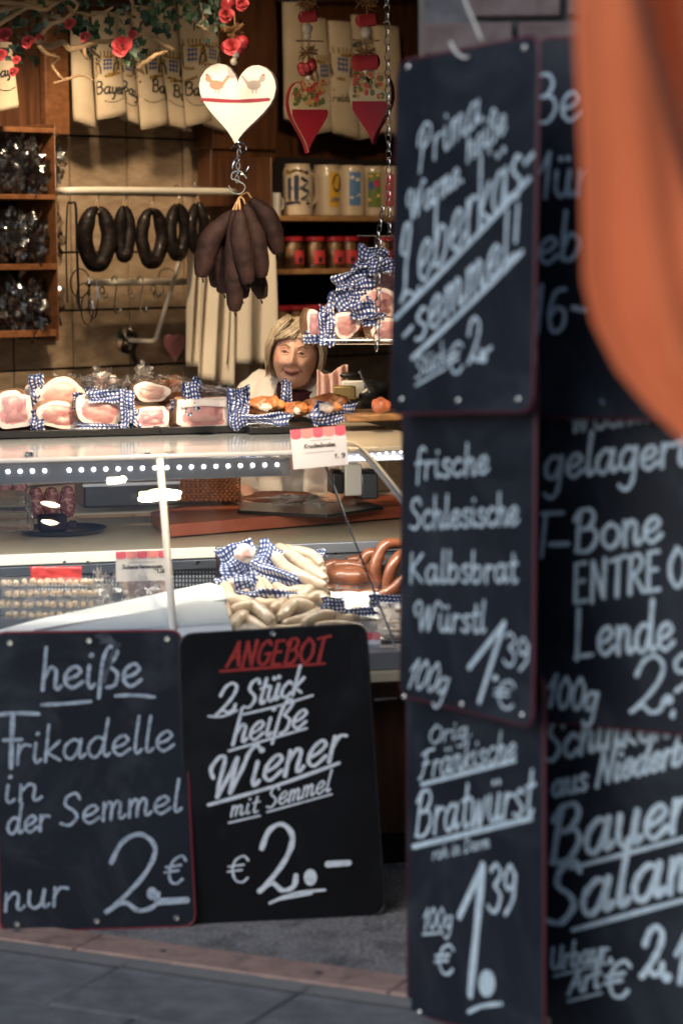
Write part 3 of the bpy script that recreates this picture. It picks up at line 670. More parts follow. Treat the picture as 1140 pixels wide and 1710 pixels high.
# ------------------------------------------------------------------ THE CHALKBOARDS
cc_t, cP = board('chalkboard', 'red edged chalkboard offering hot Frikadelle in a roll for 2 euro, standing on the ground',
    [(-8, 1058), (302, 1054), (326, 1545), (2, 1556)], gz(2, 1556, .016).y, gz(326, 1545, .016).y, lean=.10, mat=m_boardc, edge=m_red,
    rivets=[(17, 1074), (149, 1070), (279, 1067), (29, 1543), (162, 1538), (295, 1533)], r=.03, ew=.0042)
T = dict(w=5.3, slant=.05, contrast=.1)
words(cc_t, cP, [
 ('heiße', (68, 1151), (240, 1146), 36, dict(w=6.6, slant=.04, contrast=.1)), ('_', [(70, 1177), (110, 1175), (152, 1171)], 6), ('_', [(193, 1162), (225, 1161), (258, 1164)], 6),
 ('_', [(-4, 1194), (30, 1191), (65, 1192)], 7), ('_', [(22, 1193), (20, 1240), (19, 1282)], 8), ('_', [(7, 1236), (37, 1235)], 6),
 ('rikadelle', (26, 1276), (294, 1252), 32, T),
 ('in', (6, 1342), (74, 1334), 29, T), ('der', (12, 1393), (84, 1386), 26, T), ('Semmel', (100, 1380), (306, 1354), 29, T),
 ('nur', (6, 1522), (116, 1510), 30, T), ('2', (176, 1526), (272, 1522), 72, dict(w=8.2, slant=.1, contrast=.2)),
 ('€', (272, 1476), (310, 1474), 27, dict(w=4.9, slant=.2)), ('o', 254, 1492, 9, 11), ('_', [(263, 1506), (312, 1503)], 11)], m_chalkt)
ms = MB()
for k in range(5):
    line(ms, cP, [(160+k*5, 1062+k*3), (178-k*3, 1058+k*4), (190+k*3, 1075), (184, 1110-k*4), (175-k, 1140)], 3)
ms.build('chalk_smear', m_smear, cc_t, smooth=False)
dd_t, dP = board('chalkboard', 'black chalkboard headed ANGEBOT in red, two hot Wiener for 2 euro, standing against the counter',
    [(300, 1061), (610, 1043), (643, 1526), (316, 1545)], gz(316, 1545, .016).y+.02, gz(643, 1526, .016).y, lean=.04, mat=m_board2, edge=m_blk, rivets=[(456, 1058)], r=.035, ew=.004)
words(dd_t, dP, [('ANGEBOT', (378, 1114), (546, 1104), 23, dict(w=5.7, slant=.2, contrast=.5)), ('_', [(368, 1121), (542, 1108)], 4)], m_chalkr)
W1 = dict(w=5.9, slant=.25, contrast=.6)
words(dd_t, dP, [
 ('2', (360, 1194), (394, 1186), 27, W1), ('_', [(348, 1196), (372, 1196), (396, 1186)], 4), ('Stück', (405, 1184), (506, 1156), 24, W1), ('_', [(406, 1193), (460, 1180), (522, 1161)], 4),
 ('heiße', (386, 1245), (512, 1212), 29, W1), ('_', [(382, 1254), (512, 1216)], 4),
 ('Wiener', (346, 1335), (574, 1264), 38, dict(w=7.2, slant=.25, contrast=.6)), ('_', [(348, 1344), (460, 1312), (566, 1274)], 6),
 ('mit', (384, 1364), (432, 1356), 16, dict(w=3.3, slant=.2)), ('_', [(382, 1374), (434, 1362)], 3), ('Semmel', (444, 1350), (552, 1320), 19, dict(w=3.6, slant=.2)), ('_', [(446, 1356), (554, 1326)], 3),
 ('€', (380, 1474), (420, 1472), 27, dict(w=3.9, slant=.05, contrast=.4)), ('2', (432, 1488), (500, 1486), 64, dict(w=9.2, slant=.05, contrast=.5)),
 ('o', 518, 1465, 11, 14), ('_', [(547, 1443), (582, 1441)], 10), ('_', [(450, 1508), (490, 1492), (542, 1486)], 5), ('_', [(464, 1502), (520, 1492)], 4)], m_chalk)
# right hand hanging columns; column A turned away, B facing more
aw = dict(w=9, slant=.05, contrast=.25)
A3t, A3P = board('chalkboard', 'blue-black chalkboard for Fränkische Bratwürst at 1.39, lowest of the narrow front column',
    [(678, 1130), (905, 1130), (905, 1745), (680, 1690)], 5.06, 4.62, lean=0, mat=m_board, edge=m_dred, rivets=[(700, 1690)], r=.03)
BW = dict(w=11, slant=.05, contrast=.45)
words(A3t, A3P, [
 ('Orig.', (716, 1243), (792, 1228), 17, dict(w=3.6, slant=.1)), ('Fränkische', (700, 1302), (862, 1266), 26, dict(w=4.7, slant=.12, contrast=.3)), ('_', [(704, 1310), (860, 1270)], 6),
 ('Bratwürst', (692, 1398), (892, 1358), 43, dict(w=7.0, slant=.08, contrast=.3)), ('_', [(690, 1414), (888, 1366)], 8), ('roh in Darm', (722, 1436), (818, 1414), 12, dict(w=2.9, slant=.1)),
 ('_', [(767, 1530), (806, 1446)], 13), ('_', [(806, 1446), (795, 1560), (785, 1660)], 19), ('39', (814, 1522), (862, 1524), 44, dict(w=8.0, slant=.05, contrast=.3)),
 ('100g', (706, 1552), (756, 1550), 20, dict(w=4.4, slant=.1)), ('_', [(706, 1560), (740, 1557)], 4), ('€', (726, 1626), (762, 1626), 29, dict(w=5.8, slant=.05)),
 ('o', 813, 1642, 14, 23), ('_', [(782, 1690), (805, 1680), (838, 1676)], 7)], m_chalkb)
A2t, A2P = board('chalkboard', 'blue-grey chalkboard for frische Schlesische Kalbsbrat Würstl, middle of the narrow front column',
    [(672, 610), (892, 600), (886, 1214), (667, 1160)], 4.98, 4.56, lean=0, mat=m_board, edge=m_dred, rivets=[(674, 1163), (770, 1176), (870, 1194)], r=.03)
words(A2t, A2P, [
 ('frische', (693, 800), (818, 790), 28, dict(w=5.8, slant=.02)), ('Schlesische', (684, 884), (868, 876), 29, dict(w=5.8, slant=.0)), ('Kalbsbrat', (684, 973), (866, 972), 28, dict(w=5.8, slant=.0)),
 ('Würstl', (694, 1052), (812, 1056), 27, dict(w=5.8, slant=.05)), ('_', [(783, 1115), (842, 1040)], 9), ('_', [(842, 1040), (800, 1172)], 10), ('39', (840, 1108), (884, 1120), 31, dict(w=5.5, slant=.05)),
 ('€', (824, 1180), (862, 1186), 28, dict(w=5.2, slant=.1)), ('o', 827, 1132, 5), ('100g', (678, 1146), (746, 1162), 29, dict(w=4.7, slant=.3))], m_chalkb)
A1t, A1P = board('chalkboard', 'tall blue-black chalkboard for Leberkässemmel with steeply slanted writing, top of the narrow front column',
    [(664, 104), (897, 60), (886, 686), (651, 690)], 4.90, 4.48, lean=0, mat=m_board, edge=m_dred, rivets=[(681, 112), (874, 80), (670, 667), (764, 669), (864, 667)], r=.035)
words(A1t, A1P, [
 ('Prima', (698, 288), (806, 200), 38, dict(w=5.8, slant=.0)), ('heiße', (780, 272), (846, 218), 30, dict(w=5.5, slant=.0)), ('Warme.', (682, 372), (776, 300), 29, dict(w=5.8, slant=.0)),
 ('Leberkäs-', (668, 504), (896, 296), 64, dict(w=8.0, slant=.0, contrast=.3)), ('_', [(660, 532), (780, 410), (884, 298)], 9),
 ('-semmel!', (672, 592), (872, 420), 48, dict(w=8.0, slant=.0, contrast=.3)), ('_', [(688, 598), (780, 512), (872, 420)], 9),
 ('Stück', (694, 634), (746, 604), 20, dict(w=4.0, slant=.0)), ('_', [(694, 644), (745, 614)], 4), ('€', (746, 630), (778, 618), 30, dict(w=5.8, slant=.0)), ('2', (782, 608), (806, 600), 40, dict(w=7.3, slant=.0)), ('o', 806, 598, 7, 8), ('_', [(808, 590), (820, 580)], 7)], m_chalkb)
B3t, B3P = board('chalkboard', 'blue-black chalkboard for Bauern Salami, lowest of the wide right column',
    [(899, 1150), (1300, 1185), (1300, 1830), (899, 1770)], 4.92, 4.62, lean=0, mat=m_board, edge=m_dred, r=.03)
words(B3t, B3P, [
 ('Schinken', (908, 1272), (1120, 1228), 36, dict(w=8.6, slant=.1)), ('aus', (922, 1330), (982, 1318), 25, dict(w=7.7, slant=.05)), ('Niederbay', (994, 1312), (1190, 1262), 29, dict(w=7.7, slant=.2)),
 ('Bauern', (916, 1444), (1196, 1372), 52, dict(w=11.2, slant=.1, contrast=.4)), ('_', [(952, 1450), (1140, 1400), (1200, 1384)], 7),
 ('Salami', (912, 1546), (1206, 1468), 55, dict(w=12.0, slant=.1, contrast=.4)), ('_', [(955, 1553), (1140, 1503), (1200, 1490)], 8),
 ('Urbayr.', (918, 1620), (1024, 1602), 22, dict(w=6.0, slant=.1)), ('_', [(925, 1630), (1024, 1606)], 4), ('Art', (948, 1660), (1002, 1648), 22, dict(w=6.9, slant=.1)), ('_', [(948, 1672), (1004, 1658)], 4),
 ('€', (1006, 1668), (1056, 1662), 36, dict(w=7.7, slant=.1)), ('2', (1070, 1632), (1108, 1628), 46, dict(w=11.2, slant=.1)), ('o', 1113, 1632, 9), ('10', (1124, 1640), (1190, 1636), 46, dict(w=10.3, slant=.1))], m_chalkb)
B2t, B2P = board('chalkboard', 'blue-black chalkboard for gelagert T-Bone, Entrecote and Lende, middle of the wide right column',
    [(897, 600), (1300, 610), (1300, 1240), (897, 1203)], 4.88, 4.58, lean=0, mat=m_board, edge=m_dred, r=.03)
words(B2t, B2P, [
 ('Wochen', (950, 722), (1100, 700), 24, dict(w=7.7, slant=.05)), ('gelagert', (908, 802), (1150, 774), 37, dict(w=7.7, slant=.05)), ('_', [(905, 858), (940, 856)], 7), ('_', [(911, 858), (904, 930)], 7), ('_', [(918, 909), (948, 908)], 8),
 ('Bone', (958, 922), (1108, 902), 40, dict(w=8.2, slant=.0)), ('ENTRECOTE', (958, 1006), (1200, 970), 37, dict(w=7.7, slant=.0)), ('Λende', (960, 1098), (1128, 1084), 44, dict(w=8.2, slant=.0)),
 ('100g', (912, 1180), (998, 1188), 31, dict(w=6.9, slant=.15)), ('2', (1052, 1190), (1110, 1192), 52, dict(w=7.7, slant=.15)), ('9', (1118, 1150), (1160, 1150), 34, dict(w=7.7, slant=.1)), ('o', 1115, 1168, 9), ('_', [(1122, 1196), (1124, 1188)], 8)], m_chalkb)
B1t, B1P = board('chalkboard', 'blue-black chalkboard half hidden by the orange cloth, top of the wide right column',
    [(896, 66), (1300, 52), (1300, 702), (900, 696)], 4.84, 4.54, lean=0, mat=m_board, edge=m_dred, rivets=[(1002, 673)], r=.03)
words(B1t, B1P, [
 ('Be', (888, 206), (972, 200), 46, dict(w=6.9, slant=.0, contrast=.4)), ('1ür', (900, 330), (986, 325), 42, dict(w=6.9, slant=.05)), ('eb', (898, 440), (974, 432), 42, dict(w=7.7, slant=.05)), ('16', (886, 556), (950, 550), 44, dict(w=7.7, slant=.05)), ('_', [(956, 514), (976, 518)], 8)], m_chalkb)
# wires and rail the columns hang from
hw = thing('hanging_hook', 'bent white wire hook above the narrow chalkboard column', 'hook', at(775, 80, 4.6))
mb = MB(); mb.tube(spline([at(752, 70, 4.66), at(760, 86, 4.65), at(774, 96, 4.64), at(782, 94, 4.64)], 5), .0028, 6); mb.build('hook', m_white, hw)
mb = MB(); mb.tube(spline([at(762, -60, 4.72), at(776, 0, 4.68), at(790, 34, 4.66), at(803, 66, 4.64)], 5), .003, 6); mb.build('wire', m_white, hw)
mb = MB(); mb.tube(spline([at(780, -60, 5.25), at(775, -30, 4.9), at(770, -60, 4.66)], 4), .004, 6); mb.build('bracket_arm', m_blk, hw)

# ------------------------------------------------------------------ orange cloth at the right
def sm0(t): t = max(0, min(1, t)); return t*t*(3-2*t)
def cloth_fn(u, v):
    # v down, u right
    L = [(957, -420), (960, 80), (966, 200), (970, 300), (972, 400), (974, 470), (990, 540), (1030, 620), (1080, 680), (1140, 738), (1230, 800), (1330, 860)]
    t = v*(len(L)-1); i = min(int(t), len(L)-2); f = t-i
    x0 = L[i][0]*(1-f)+L[i+1][0]*f; y0 = L[i][1]*(1-f)+L[i+1][1]*f
    x = x0+u*(1420-x0); y = y0 + u*(-0.10)*y0*(1-v)
    fold = .03*math.sin(u*9+v*2.2)+.02*math.sin(u*21-v*3+1)+.03*noise.noise(V(u*3, v*3, 2))
    d = 3.1+.05*(1-u)**3*6*.3 + fold*(.3+u) - .05*math.exp(-u*8)*0
    d = 3.1+fold*u*1.6+.02*math.cos(u*16+v)*u
    d += .30*sm0((x-(1062+.24*y))/90)
    p = at(x, y, 3.1); p.y += d-3.1
    return p
mb = MB(); mb.grid(cloth_fn, 60, 60)
oc = mb.build('orange_drape', m_orange, org=at(1200, 0, 3.1), solid=.004, angle=180)
tag(oc, 'plain orange fabric drape hanging close at the upper right of the view', 'cloth')

# ================================================================== LAMPS (lit spot fixtures over the counter)
def reflect_point(px, py, zl):
    d = ray(px, py).normalized(); P = Plane(A0, GN).hit(px, py); r = d-2*d.dot(GN)*GN; return P+r*((zl-P.z)/r.z)
def lamp(loc, aim, energy, label, size=1.1, blend=.5, r=.045, col=(1, .76, .50), squash=1.0, soft=.07):
    t = thing('spot_lamp', label, 'lamp', loc, 0, 'warm spot lamps over the butcher counter')
    d = (Vector(aim)-Vector(loc)).normalized()
    d0 = d
    if squash < 1: d = V(0, 0, -1)
    hm_ = MB(); hm_.lathe([(r*.7, -.11), (r, -.09), (r*1.12, .012), (r*1.02, .012), (r*1.0, .0), (.001, -.002)], Vector(loc), 20, d)
    mb = MB(); mb.lathe([(r*.98, .001), (r*.98, .004), (.001, .005)], Vector(loc), 20, d)
    e_ = V(0, 1, 0) if squash < 1 else d.cross(V(1, 0, 0)).normalized()
    for mm in (mb, hm_):
        mm.v = [Vector(loc)+(q-Vector(loc))-e_*((q-Vector(loc)).dot(e_)*(1-squash)) for q in mm.v]
    hm_.build('housing', m_blk, t); mb.build('lens', m_lamp, t)
    mb = MB(); mb.tube([Vector(loc)-d*.1, Vector((loc[0], loc[1], 2.82))], .006, 6); mb.build('stem', m_blk, t)
    d = d0
    if squash < 1:
        ld = bpy.data.lights.new('flood', 'AREA'); ld.shape = 'ELLIPSE'; ld.size = r*1.9; ld.size_y = r*1.9*squash; ld.energy = energy*.085; ld.spread = math.radians(62); ld.color = col
    else:
        ld = bpy.data.lights.new('spot', 'SPOT'); ld.energy = energy*LAMP; ld.spot_size = size; ld.spot_blend = blend; ld.color = col; ld.shadow_soft_size = soft
    lo = bpy.data.objects.new('spot_light', ld); COL.objects.link(lo); lo.parent = t; lo.location = (V(0, 0, -.01) if squash < 1 else d*.012); lo.rotation_euler = d.to_track_quat('-Z', 'Y').to_euler()
for (px, py, aim, e, lb) in ((275, 850, CP(240, 700, 7.1), 45, 'outermost warm spot lamp over the glass joint of the counter'), (482, 888, CP(480, 740, 7.1), 45, 'warm spot lamp over the price card on the counter'),
        (195, 828, CP(100, 660, 7.2), 45, 'warm spot lamp over the left hams'), (85, 868, CP(60, 250, 7.4), 30, 'warm spot lamp nearest the left end of the counter')):
    L = reflect_point(px, py, 2.62 if py > 830 else 2.72); lamp(L, aim, e*4.2, lb, squash=.30, r=.055 if px in (275, 482) else .035)
lamp((-.75, 7.8, 2.6), WP(170, 600), 100, 'warm spot lamp lighting the black sausages on the wall', 1.3, .6)
lamp((-.75, 7.15, 2.6), at(490, 620, 8.0), 120, 'warm spot lamp above the saleswoman', 1.0, .6, soft=.12)
lamp((.1, 7.9, 2.6), WP(560, 380), 35, 'warm spot lamp lighting the beer mugs', 1.2, .7)
lamp((-.45, 6.15, 2.66), at(430, 130, 6.8), 34, 'warm spot lamp pointed at the hanging hearts', .42, .5)

# ================================================================== BACK WALL THINGS
# --- printed cotton bags hanging in a row
def wplane(off): return Plane(WP(300, 300, off), WN)
def crest(mb_g, mb_k, mb_b, P, x, y, s):
    # plain crown, shield and two supporters in gold with dark lines
    for k in range(-2, 3): line(mb_g, P, [(x+k*5*s, y-16*s), (x+k*5.6*s, y-23*s)], 3*s)
    line(mb_g, P, [(x-13*s, y-15*s), (x, y-13*s), (x+13*s, y-15*s)], 4*s)
    for sg in (-1, 1):
        line(mb_g, P, [(x+sg*14*s, y+14*s), (x+sg*18*s, y+2*s), (x+sg*12*s, y-6*s), (x+sg*18*s, y-12*s)], 4.5*s)
        line(mb_k, P, [(x+sg*10*s, y+14*s), (x+sg*12*s, y), (x+sg*17*s, y-4*s)], 4*s)
        line(mb_k, P, [(x+sg*15*s, y+12*s), (x+sg*20*s, y+6*s), (x+sg*16*s, y-14*s)], 3*s)
        line(mb_k, P, [(x+sg*21*s, y+10*s), (x+sg*22*s, y-4*s)], 2*s)
    for k in range(3): line(mb_b, P, [(x-6*s, y-8*s+k*7*s), (x+6*s, y-8*s+k*7*s)], 3*s)
    for k in range(3): line(mb_k, P, [(x-5*s+k*5*s, y-9*s), (x-5*s+k*5*s, y+9*s)], 1.8*s)
    line(mb_g, P, [(x-20*s, y+17*s), (x, y+20*s), (x+20*s, y+16*s)], 4*s)
random.seed(21)
def towel(cx, w, top, bot, off, lean, label, seed, prints, grp='rolled cotton towels printed Bayern'):
    t = thing('printed_towel', label, 'towel', WP(cx, max(top, -40), off), 0, grp)
    pw = (WP(cx+1, 200, off)-WP(cx, 200, off)).length
    def fn(u, v, k=1):
        an = -PI*.98+u*2*PI*.98; x = cx+lean*(v-.5)
        c = WP(x, top+(bot-top)*v, off); R = w*pw/2*(.86+.2*v)*k*(1+.05*math.sin(an*3+seed+v*3))
        p = c+WU*(math.sin(an)*R)+WN*(math.cos(an)*R*.35)
        p += UP*(.012*math.sin(an)*v*(1 if seed % 2 else -1)); return p
    mb = MB(); mb.grid(fn, 28, 16); mb.build('cloth', m_cloth, t, solid=.0018, angle=180)
    mb = MB(); mb.grid(lambda u, v: fn(u, .3+.69*v, .7-.12*u), 20, 6); mb.build('inner_fold', m_cloth, t, solid=.0018, angle=180)
    def wrap(px, py):   # drop printing on the curved cloth
        v = (py-top)/(bot-top); x = cx+lean*(v-.5); s = (px-x)/(w/2*(.86+.2*v)); s = max(-.97, min(.97, s)); an = math.asin(s)
        c = WP(x, py, off); R = w*pw/2*(.86+.2*v)*(1+.05*math.sin(an*3+seed+v*3))
        return c+WU*(math.sin(an)*R)+WN*(math.cos(an)*R*.35)+UP*(.012*math.sin(an)*v*(1 if seed % 2 else -1)), abs(s) > .96
    class W:
        n = WN
        def hit(s, px, py): return wrap(px, py)[0]+WN*.0012
    Pw = W(); k1, g1, b1 = MB(), MB(), MB()
    for pr in prints:
        k1, g1, b1 = MB(), MB(), MB()
        if pr[0] == 'w': write(k1, Pw, pr[1], pr[2], pr[3], pr[4], w=pr[5] if len(pr) > 5 else 3.2, slant=.05, contrast=.5)
        elif pr[0] == 'c': crest(g1, k1, b1, Pw, pr[1], pr[2], pr[3])
        elif pr[0] == 'l': line(k1, Pw, pr[1], 1.3)
        elif pr[0] == 'g': line(g1, Pw, pr[1], 4.5)
        for m_, mt, nm in ((k1, m_print, {'w': 'printed_word', 'l': 'printed_line'}.get(pr[0], 'printed_outline')), (g1, m_gold, {'g': 'printed_band'}.get(pr[0], 'printed_crest')), (b1, m_bluep, 'printed_shield')):
            if m_.v: m_.build(nm, mt, t, smooth=False)
def arc(cx, y, w): return [(cx-w*.5, y-8), (cx-w*.2, y+3), (cx+w*.15, y+6), (cx+w*.48, y+2)]
tw_specs = [
 (137, 34, 20, 208, .20, 8, 'plain back of a rolled cotton towel, leftmost under the garland', 0, []),
 (180, 46, 20, 196, .22, 12, 'rolled cotton towel printed Bayern, first with full word at the left', 1, [('c', 174, 108, 0.95), ('g', [(158, 126), (178, 124), (196, 124)]), ('w', 'Bayern', (156, 153), (216, 162), 11, 3.6), ('l', arc(181, 165, 44))]),
 (212, 30, 20, 203, .18, 8, 'narrow rolled cotton towel printed Baye, second in the left row', 2, [('c', 211, 112, 0.78), ('g', [(199, 127), (224, 127)]), ('w', 'Bayer', (199, 156), (244, 165), 11, 3.6), ('l', arc(212, 170, 28))]),
 (248, 42, 10, 212, .22, 22, 'rolled cotton towel printed Ba, third in the left row leaning right', 3, [('w', 'reist', (229, 48), (262, 36), 9, 3.4), ('c', 250, 108, 1.01), ('g', [(232, 135), (250, 130), (266, 128)]), ('w', 'Bayern', (248, 152), (308, 172), 11.5, 3.8), ('l', arc(250, 165, 40))]),
 (286, 42, 0, 214, .20, 24, 'rolled cotton towel printed Bay, fourth in the left row', 4, [('w', 'reist', (285, 52), (316, 36), 9, 3.4), ('c', 284, 112, 1.06), ('g', [(268, 140), (285, 137), (302, 133)]), ('w', 'Bayern', (283, 162), (342, 178), 11.5, 3.8), ('l', arc(290, 172, 38))]),
 (324, 40, 0, 206, .24, 18, 'rolled cotton towel printed Baye with gold crest, behind the big heart', 5, [('w', 'reis', (318, 50), (340, 42), 9, 3.4), ('c', 316, 92, 1.12), ('g', [(300, 134), (318, 130), (336, 126)]), ('w', 'Bayern', (306, 155), (362, 168), 11.5, 3.8), ('l', arc(325, 170, 38))]),
 (352, 34, 10, 214, .18, 12, 'rolled cotton towel mostly hidden behind the big heart', 6, [('c', 350, 92, 0.90)]),
 (4, 44, 70, 184, .36, 6, 'rolled cotton towel printed ye, alone at the left picture edge', 7, [('w', 'Bayern', (-16, 130), (40, 124), 9, 3.6), ('l', arc(4, 146, 40))]),
 (492, 40, -30, 205, .14, 6, 'plain cotton bag hanging left behind the middle heart', 8, []),
 (528, 44, 30, 222, .18, 10, 'rolled cotton bag with gold crest behind the middle heart', 9, [('c', 535, 120, 1.12), ('g', [(512, 140), (545, 140)])]),
 (572, 42, 36, 228, .20, 14, 'rolled cotton bag printed reistaat, between the two smaller hearts', 10, [('c', 566, 110, 1.23), ('g', [(555, 154), (585, 149)]), ('w', 'reistaat', (554, 174), (590, 168), 7, 2.6)]),
 (608, 40, 26, 230, .16, 10, 'rolled cotton bag printed re, behind the right heart', 11, [('w', 'reist', (576, 84), (630, 66), 9, 3.4), ('c', 612, 112, 1.12), ('g', [(592, 150), (626, 146)])]),
 (650, 46, 44, 226, .20, 12, 'rolled cotton bag with pale side, rightmost beside the chalkboards', 12, []),
]
for a in tw_specs: towel(*a)
tag(MB().tube([WP(110, 8, .2), WP(345, 6, .2)], .006, 8).build('towel_rod', m_gdark, org=WP(110, 8, .2)), 'thin metal rod the left printed towels hang from', 'rod')
tag(MB().tube([WP(465, 0, .17), WP(700, -4, .17)], .006, 8).build('towel_rod', m_gdark, org=WP(465, 0, .17)), 'thin metal rod the right cotton bags hang from', 'rod')
# --- white rails
rt = thing('sausage_rail', 'long white enamel rail holding the black ring sausages', 'rail', WP(240, 320, .3))
MB().tube(spline([WP(97, 320, .06), WP(104, 319, .30), WP(160, 318, .34), WP(280, 319, .34), WP(370, 320, .34), WP(388, 321, .30), WP(392, 322, .1)], 6), .0135, 12, round_end=True).build('rail', m_rail, rt)
lt = thing('hook_rail', 'short white enamel rail with empty metal hooks', 'rail', WP(240, 470, .12))
MB().tube([WP(150, 472, .14), WP(326, 470, .14)], .013, 12, round_end=True).build('rail', m_rail, lt)
MB().tube(spline([WP(218, 568, .12), WP(252, 570, .16), WP(260, 566, .16), WP(262, 560, .16)], 5)+[WP(316, 385, .2)], .009, 10, round_end=True).build('brace', m_rail, lt)
MB().lathe([(.05, -.004), (.05, .004), (.035, .012), (.015, .016), (.012, .05)], WP(212, 568, .01), 24, WN).build('wall_plate', m_chrome, lt)
MB().tube(spline([WP(212, 556, .06), WP(226, 562, .08), WP(222, 590, .08), WP(228, 606, .08)], 5), .009, 8).build('black_strap', m_black, lt)
def shook(px, y1, y2, off, label, r=.0028, grp='metal hooks on the white rail', sw=6):
    pts = spline([WP(px-sw, y1+8, off), WP(px-sw*.8, y1+1, off), WP(px+1, y1, off), WP(px+3, y1+10, off), WP(px, (y1+y2)/2, off), WP(px-2, y2-8, off), WP(px+2, y2, off), WP(px+sw+2, y2-3, off), WP(px+sw+3, y2-9, off)], 5)
    return tag(MB().tube(pts, r, 6).build('meat_hook', m_steel, org=WP(px, y1, off)), label, 'hook', grp)
shook(193, 462, 524, .15, 'straight S-shaped meat hook left of centre on the short white rail')
shook(236, 462, 522, .15, 'curved S-shaped meat hook right of centre on the short white rail')
shook(172, 480, 498, .15, 'small meat hook behind the short white rail', sw=5)
shook(218, 480, 500, .15, 'tiny dark meat hook below the middle of the short white rail', sw=3)
shook(258, 478, 498, .15, 'open ended meat hook at the right on the short white rail')
def ring(px, py, r, off, label, ry=None, grp='metal rings on the white rail'):
    ry = ry or r; pts = [WP(px+r*math.cos(a*PI/10), py+ry*math.sin(a*PI/10), off+.01*math.sin(a*PI/10)) for a in range(21)]
    return tag(MB().tube(pts, .0028, 6, cap=False).build('metal_ring', m_chrome, org=WP(px, py+ry, off)), label, 'ring', grp)
ring(134, 473, 16, .17, 'large steel ring around the left end of the short white rail', 24)
ring(146, 516, 10, .18, 'lowest steel ring hanging left of the hooks', 26)
ring(156, 500, 8, .17, 'slim steel ring hanging behind the lowest ring', 32)
ring(140, 495, 12, .16, 'second steel ring in the bundle at the left rail end', 22)
ring(279, 462, 14, .13, 'chrome ring standing up behind the white brace', 14)
ring(265, 484, 8, .13, 'small steel ring below the chrome ring by the brace', 10)
tag(MB().tube(spline([WP(113, 505, .24), WP(111, 420, .25), WP(113, 345, .25), WP(119, 340, .25), WP(127, 345, .25), WP(129, 420, .25), WP(133, 520, .24)], 6), .006, 8, flat=.5).build('leather_strap', m_blk, org=WP(120, 520, .24)), 'long dark strap loop hanging from the left end of the white sausage rail', 'strap')
# --- black ring sausages
def ringsaus(px, y1, y2, w, r, off, label, open_=1.0, seed=0):
    t = thing('ring_sausage', label, 'sausage', WP(px, y2, off), 0, 'black sausages on the white rail')
    P = [(px-3*open_, y1+2), (px-w*.62, y1+12), (px-w, (y1+y2)/2-5), (px-w*.9, y2-28), (px-w*.45, y2-4), (px, y2), (px+w*.45, y2-4), (px+w*.9, y2-28), (px+w, (y1+y2)/2-5), (px+w*.62, y1+12), (px+3*open_, y1+2)]
    C = [WP(x, y, off+.008*math.sin(i+seed)) for i, (x, y) in enumerate(P)]
    pw = (WP(px+1, y1, off)-WP(px, y1, off)).length
    pts = spline(C, 5); N = len(pts); rad = [1.22*r*(.45+.55*min(1, min(i, N-1-i)/7))*(1+.05*noise.noise(V(i*.3, seed, 0))) for i in range(N)]
    MB().tube(pts, rad, 12, round_end=True).build('casing', m_dsaus, t)
    MB().tube(spline([WP(px-3, y1+8, off), WP(px-2, y1-6, off), WP(px, y1-14, off), WP(px+2, y1-6, off), WP(px+3, y1+8, off)], 4), .002, 5).build('string', m_twine, t)
    MB().tube(spline([WP(px-2, y1-8, off), WP(px+3, y1-16, off), WP(px+1, y1-30, off), WP(px-4, y1-33, off), WP(px-5, y1-24, off)], 4), .0022, 6).build('hook', m_steel, t)
ringsaus(162, 348, 441, 20, .0235, .34, 'wide open black ring sausage, leftmost on the white rail', 1, 1)
ringsaus(208, 346, 428, 8, .019, .34, 'narrow black sausage hanging folded, second from the left on the rail', 1, 2)
ringsaus(254, 350, 438, 17, .020, .34, 'mottled black ring sausage, in the middle of the white rail', 1, 3)
ringsaus(297, 342, 426, 12, .019, .34, 'black ring sausage with slim gap, right of the middle on the rail', 1, 4)
ringsaus(330, 340, 416, 11, .017, .34, 'black ring sausage half hidden behind the hanging salami bunch', 1, 5)
# --- pink felt heart on wall
def heart_outline(P, cx, cy, w, h, n=28, rot=0):
    o = []
    for k in range(n):
        a = 2*PI*k/n; x = 16*math.sin(a)**3/16; y = (13*math.cos(a)-5*math.cos(2*a)-2*math.cos(3*a)-math.cos(4*a))/14.5
        X = x*w/2; Y = -(y-.06)*h/2
        o.append(P.hit(cx+X*math.cos(rot)-Y*math.sin(rot), cy+X*math.sin(rot)+Y*math.cos(rot)))
    return o
ht = thing('felt_heart', 'small pink felt heart hanging on the tiled wall', 'ornament', WP(294, 598, .05))
Pw = Plane(WP(294, 570, .06), WN); MB().poly(heart_outline(Pw, 294, 576, 32, 46), .02, WN).build('heart', m_pinkf, ht, bevel=.007)
MB().tube([WP(294, 560, .05), WP(296, 500, .06)], .0012, 4).build('string', m_twine, ht)
# --- white aprons hanging behind the woman
def hang_cloth(px1, px2, y1, y2, off, label, seed, mat=m_clothw, folds=3, gather=.55, hem=0):
    def fn(u, v):
        cx = (px1+px2)/2; w = (px2-px1)*(gather+(1-gather)*v**.7)
        x = cx+(u-.5)*w; y = y1+(y2-y1)*v+hem*(u-.5)*v
        p = WP(x, y, off); return p+WN*(.03*math.sin(u*folds*2*PI+seed+.8*v)+.012*math.sin(u*folds*5+seed*2+v*2))
    o = MB().grid(fn, 44, 20).build('hanging_apron', mat, org=WP((px1+px2)/2, y2, off), solid=.002, angle=180)
    return tag(o, label, 'apron', 'white aprons hanging on the wall')
hang_cloth(312, 352, 360, 612, .30, 'cream apron with vertical seams hanging left of the salami bunch', 1, folds=2)
hang_cloth(330, 400, 380, 640, .36, 'cream apron hanging in the middle behind the salami bunch, hem lowest', 2, folds=2.5, hem=20)
hang_cloth(380, 458, 360, 608, .40, 'cream apron with broad smooth drop just left of the saleswoman', 3, folds=1.6, gather=.7)
